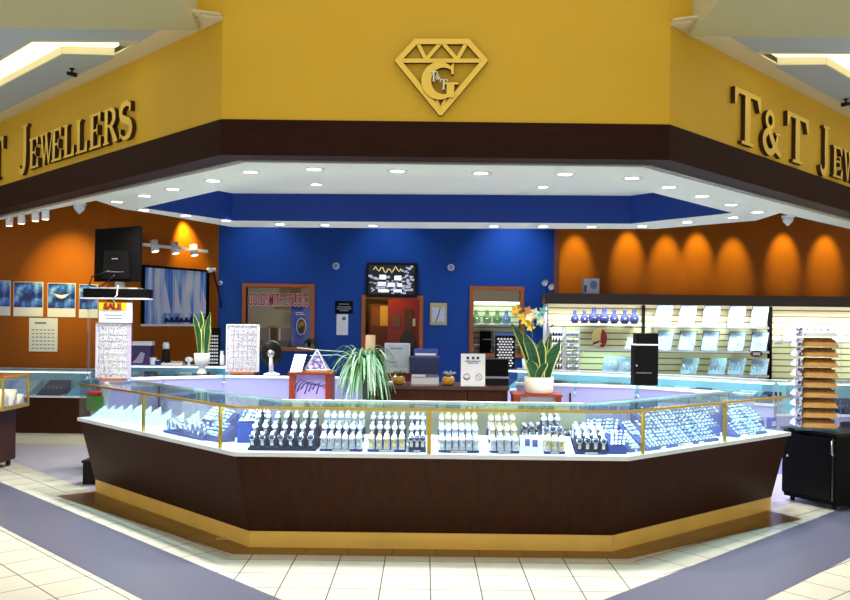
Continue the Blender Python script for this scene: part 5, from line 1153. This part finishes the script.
for x in (-.2, .13):
    for y in (-.17, .17): c_ = MB().cyl((x-.012, y, .032), (x+.012, y, .032), .032, n=14).box(x-.014, x+.014, y-.012, y+.012, .05, .07).obj('caster', BLK, p_)
for k, (y, h) in enumerate(((-.18, .12), (.0, .16), (.15, .1))):
    t = thing('display_ramp', 'pale velvet ramp inside the gold-framed rolling case, %s from the front' % ORD[k], 'display ramp', (-4.40+.08, 8.78+y, zb_+.006)); MB().hexa([(-.2, -.05, 0), (.19, -.05, 0), (.19, .05, 0), (-.2, .05, 0)], [(-.2, -.05, .015), (.19, -.05, .015), (.19, .05, h), (-.2, .05, h)]).obj('pad', mat('pad_ivory', (226, 224, 206), .7), t)
    MB().tube([(-.05, -.03, .03), (.02, .0, h*.5+.012), (.1, .03, h*.75+.01)], .005, 6).obj('chain', GOLD, t)
light('AREA', (-4.4, 8.78, zt_-.02), 3, (255, 244, 220), .4, rot=(0, 0, 0))
b_ = thing('black_bin', 'small black box on the floor behind the far end of the left case', 'box', (-3.03, 8.0, 0)); MB().box(-.10, .12, 0, .2, 0, .2).obj('box', DKB, b_); MB().box(-.11, .13, -.01, .21, .2, .22).obj('lid', DKB, b_)
# ------------------------------------------------------------------ black cabinet and bangle tower at far right
ca, cb = Vector((3.18, 7.70)), Vector((3.43, 7.22)); e = (cb-ca).normalized(); crz = math.atan2(e.y, e.x); L = (cb-ca).length
org = ca; p_ = thing('black_cabinet', 'low black wheeled cabinet with a silver handle under the bangle tower', 'cabinet', (ca.x, ca.y, 0), crz)
MB().box(0, L, 0, .46, .07, .62).obj('carcass', MBLK, p_); d_ = MB().box(.01, L-.045, -.018, 0, .085, .605).obj('door', BLK, p_)
MB().tube([(L-.02, -.004, .59), (L-.02, -.035, .58), (L-.02, -.035, .47), (L-.02, -.004, .46)], .008, 8).obj('handle', SILV, p_); MB().ball((.075, -.028, .40), .013).obj('knob', SILV, d_); MB().box(L-.035, L-.03, -.012, 0, .08, .61).obj('steel_strip', STEEL, p_)
MB().box(-.012, L+.012, -.022, .47, .62, .645).obj('top', BLK, p_); MB().box(.0, L, .02, .44, .04, .07).obj('base', MBLK, p_)
for x in (.06, L-.06):
    for y in (.06, .4): MB().cyl((x-.012, y, .02), (x+.012, y, .02), .02, n=12).box(x-.01, x+.01, y-.01, y+.01, .03, .042).obj('caster', BLK, p_)
def cw(a, b): n = Vector((-e.y, e.x)); q = ca+e*a+n*b; return q
# tower: square acrylic carousel with slanted tan bangle rests
tw = cw(.27, .27)+Vector((-.15, -.02)); p_ = thing('bangle_tower', 'clear acrylic tower of slanted tan bangle rests on the black cabinet', 'display tower', (tw.x, tw.y, .647), R(-13))
TH = P(819, 327, 7.4).z-.647; hw = .178; tier = (TH-.02)/10
MB().box(-hw, hw, -hw, hw, 0, .012).box(-.02, .02, -.02, .02, .012, TH-.01).box(-hw, hw, -hw, hw, TH-.01, TH).obj('frame', ACR, p_)
mb = MB()
for x in (-hw+.006, hw-.006):
    for y in (-hw+.006, hw-.006): mb.box(x-.005, x+.005, y-.005, y+.005, .012, TH-.01)
mb.obj('corner_rods', ACR, p_)
TAN = mat('tan_suede', (206, 152, 84), .75, var=.12, scale=20); SPK = speck_mat('violet_card_print', (216, 216, 240), (56, 44, 110), 40, .5, .4)
for k in range(10):
    z = .02+k*tier
    MB().box(-hw+.012, hw-.012, -hw+.012, hw-.012, z, z+.004).obj('tier_shelf', ACR, p_)
    top = k == 9
    MB().hexa([(-.13, -hw+.015, z+.005), (hw-.02, -hw+.015, z+.005), (hw-.02, -.03, z+.005), (-.13, -.03, z+.005)], [(-.12, -hw+.02, z+tier*.42), (hw-.035, -hw+.02, z+tier*.42), (hw-.06, -.05, z+tier*.92), (-.10, -.05, z+tier*.92)]) .obj('tan_rest' if not top else 'white_rest', TAN if not top else LWHT, p_, label=None if not top else 'white top rest')
    MB().hexa([(-hw+.01, -.15, z+.005), (-.14, -.15, z+.005), (-.14, .17, z+.005), (-hw+.01, .17, z+.005)], [(-hw+.012, -.15, z+.015), (-.13, -.10, z+tier*.85), (-.13, .15, z+tier*.85), (-hw+.012, .17, z+.015)]).obj('side_rest', LWHT, p_)
    MB().box(-hw-.003, -hw+.004, -.19, -.12, z+.01, z+tier*.9).box(-hw+.01, -.135, -hw-.002, -hw+.006, z+.01, z+tier*.92).obj('printed_card', SPK, p_)
    for j in range(5): MB().band((-.085+.055*j, -hw+.075, z+tier*.62), .016, .018, .012, .004, n=10, tilt=R(30)).obj('bangle', GOLD if not top else SILV, p_)
# dark open rack right of the cabinet
rk = cw(.30, .74); p_ = thing('open_rack', 'dark open rack with tan and blue boxes beside the black cabinet', 'rack', (4.02, 7.95, 0))
MB().box(-.03, 0, 0, .4, 0, .62).obj('side_panel', DKB, p_); MB().box(.62, .65, 0, .4, 0, .62).obj('side_panel', DKB, p_)
for z in (.02, .22, .40, .6): MB().box(0, .62, 0, .4, z, z+.025).obj('shelf_board', DKB, p_)
for k, (x, z, w, h, m, lab) in enumerate(((.03, .245, .16, .14, mat('box_tan', (190, 150, 90), .6), 'tan box on the middle shelf of the dark open rack'), (.03, .425, .2, .13, mat('box_paleblue', (150, 180, 220), .5), 'pale blue box on the upper shelf of the dark open rack'))):
    b_ = thing('storage_box', lab, 'box', (4.02+x, 7.98, z+.001)); MB().box(0, w, 0, .28, 0, h-.03).obj('box', m, b_); MB().box(-.004, w+.004, -.004, .284, h-.03, h).obj('lid', m, b_)
# ------------------------------------------------------------------ downlights
DLP = [(250.6, 172), (314, 169), (397.5, 171), (213, 180.6), (173, 189), (144.5, 195.7), (117, 201.7), (144, 210), (186, 215.5), (226, 220.5), (280, 224.2), (325, 225), (373, 225.6),
       (481, 173), (565, 174), (632, 178), (669, 187), (702, 196), (731, 204.7), (757.6, 212), (494, 226.2), (543, 226.4), (591.5, 226.6), (642, 226.2), (687, 222.2), (733, 217.4)]
dl = thing('recessed_downlight', '', 'ceiling light')
MB().lathe([(.048, -.004), (.075, -.006), (.078, .0), (.05, .001)], 24, cap=False).obj('trim_ring', LWHT, dl)
MB().cyl((0, 0, -.002), (0, 0, .0005), .05, n=20).obj('lens', mat('downlight_lens', (255, 250, 240), .5, emit=14, ergb=(255, 250, 238)), dl)
order = {'front': 0, 'left': 0, 'right': 0, 'rear': 0}
def dl_label(k, px, py):
    if k < 3: return 'bright round downlight, %s from the left in the row behind the front fascia' % ORD[k]
    if 3 <= k < 7: return 'bright round downlight, %s along the left fascia counting from the front corner' % ORD[k-3]
    if 7 <= k < 13: return 'small round downlight, %s from the left on the narrow white edge behind the blue recess' % ORD[k-7]
    if k < 15: return 'bright round downlight, %s from the left in the row behind the front fascia' % ORD[k-10]
    if k < 20: return 'bright round downlight, %s along the right fascia counting from the front corner' % ORD[k-15]
    return 'small round downlight, %s from the left on the narrow white edge behind the blue recess' % ORD[k-14]
for k, (x, y) in enumerate(DLP):
    p = PZ(x, y, ZS)
    place(dl, p, 0, dl_label(k, x, y), 'downlights in the white shop ceiling')
    light('SPOT', (p.x, p.y, ZS-.02), 100 if p.y < 7.6 else 78, (255, 246, 232), .05, target=(p.x, p.y, 0), spot=125, blend=.7)
for k, (x, y) in enumerate([(316, 184.5), (543, 187)]):
    p = PZ(x, y, ZR)
    place(dl, p, 0, 'round downlight up in the raised white recess, %s of the two' % ('left' if k == 0 else 'right'), 'downlights in the raised recess')
    light('SPOT', (p.x, p.y, ZR-.02), 80, (255, 246, 232), .05, target=(p.x, p.y, 0), spot=120, blend=.7)
# wall-washing spots above the soffit line
for x, y in ((575, 246), (628, 238), (666, 246), (697, 240), (733, 250), (783, 240), (825, 243)):
    q = P(x, y, YR); light('SPOT', (q.x, YR-.42, 3.25), 86, (255, 240, 120), .03, target=(q.x, YR, q.z-.25), spot=36, blend=.9)
for x in (262, 390, 512):
    q = P(x, 250, YB); light('SPOT', (q.x, YB-.8, 3.4), 35 if x < 400 else 75, (210, 232, 255), .05, target=(q.x, YB, 2.0), spot=85, blend=1)
# mall light
w = bpy.data.worlds.new('mall_ambient'); SC.world = w; w.use_nodes = True
w.node_tree.nodes['Background'].inputs[0].default_value = (*lin((255, 250, 240))[:3], 1); w.node_tree.nodes['Background'].inputs[1].default_value = .78
SC.view_settings.view_transform = 'Standard'; SC.view_settings.look = 'None'; SC.view_settings.exposure = 0.2; SC.view_settings.gamma = 1; SC.view_settings.use_curve_mapping = False
SC.cycles.use_denoising = True; SC.cycles.max_bounces = 10; SC.cycles.transparent_max_bounces = 24; SC.cycles.sample_clamp_indirect = 4; SC.cycles.caustics_reflective = False; SC.cycles.caustics_refractive = False
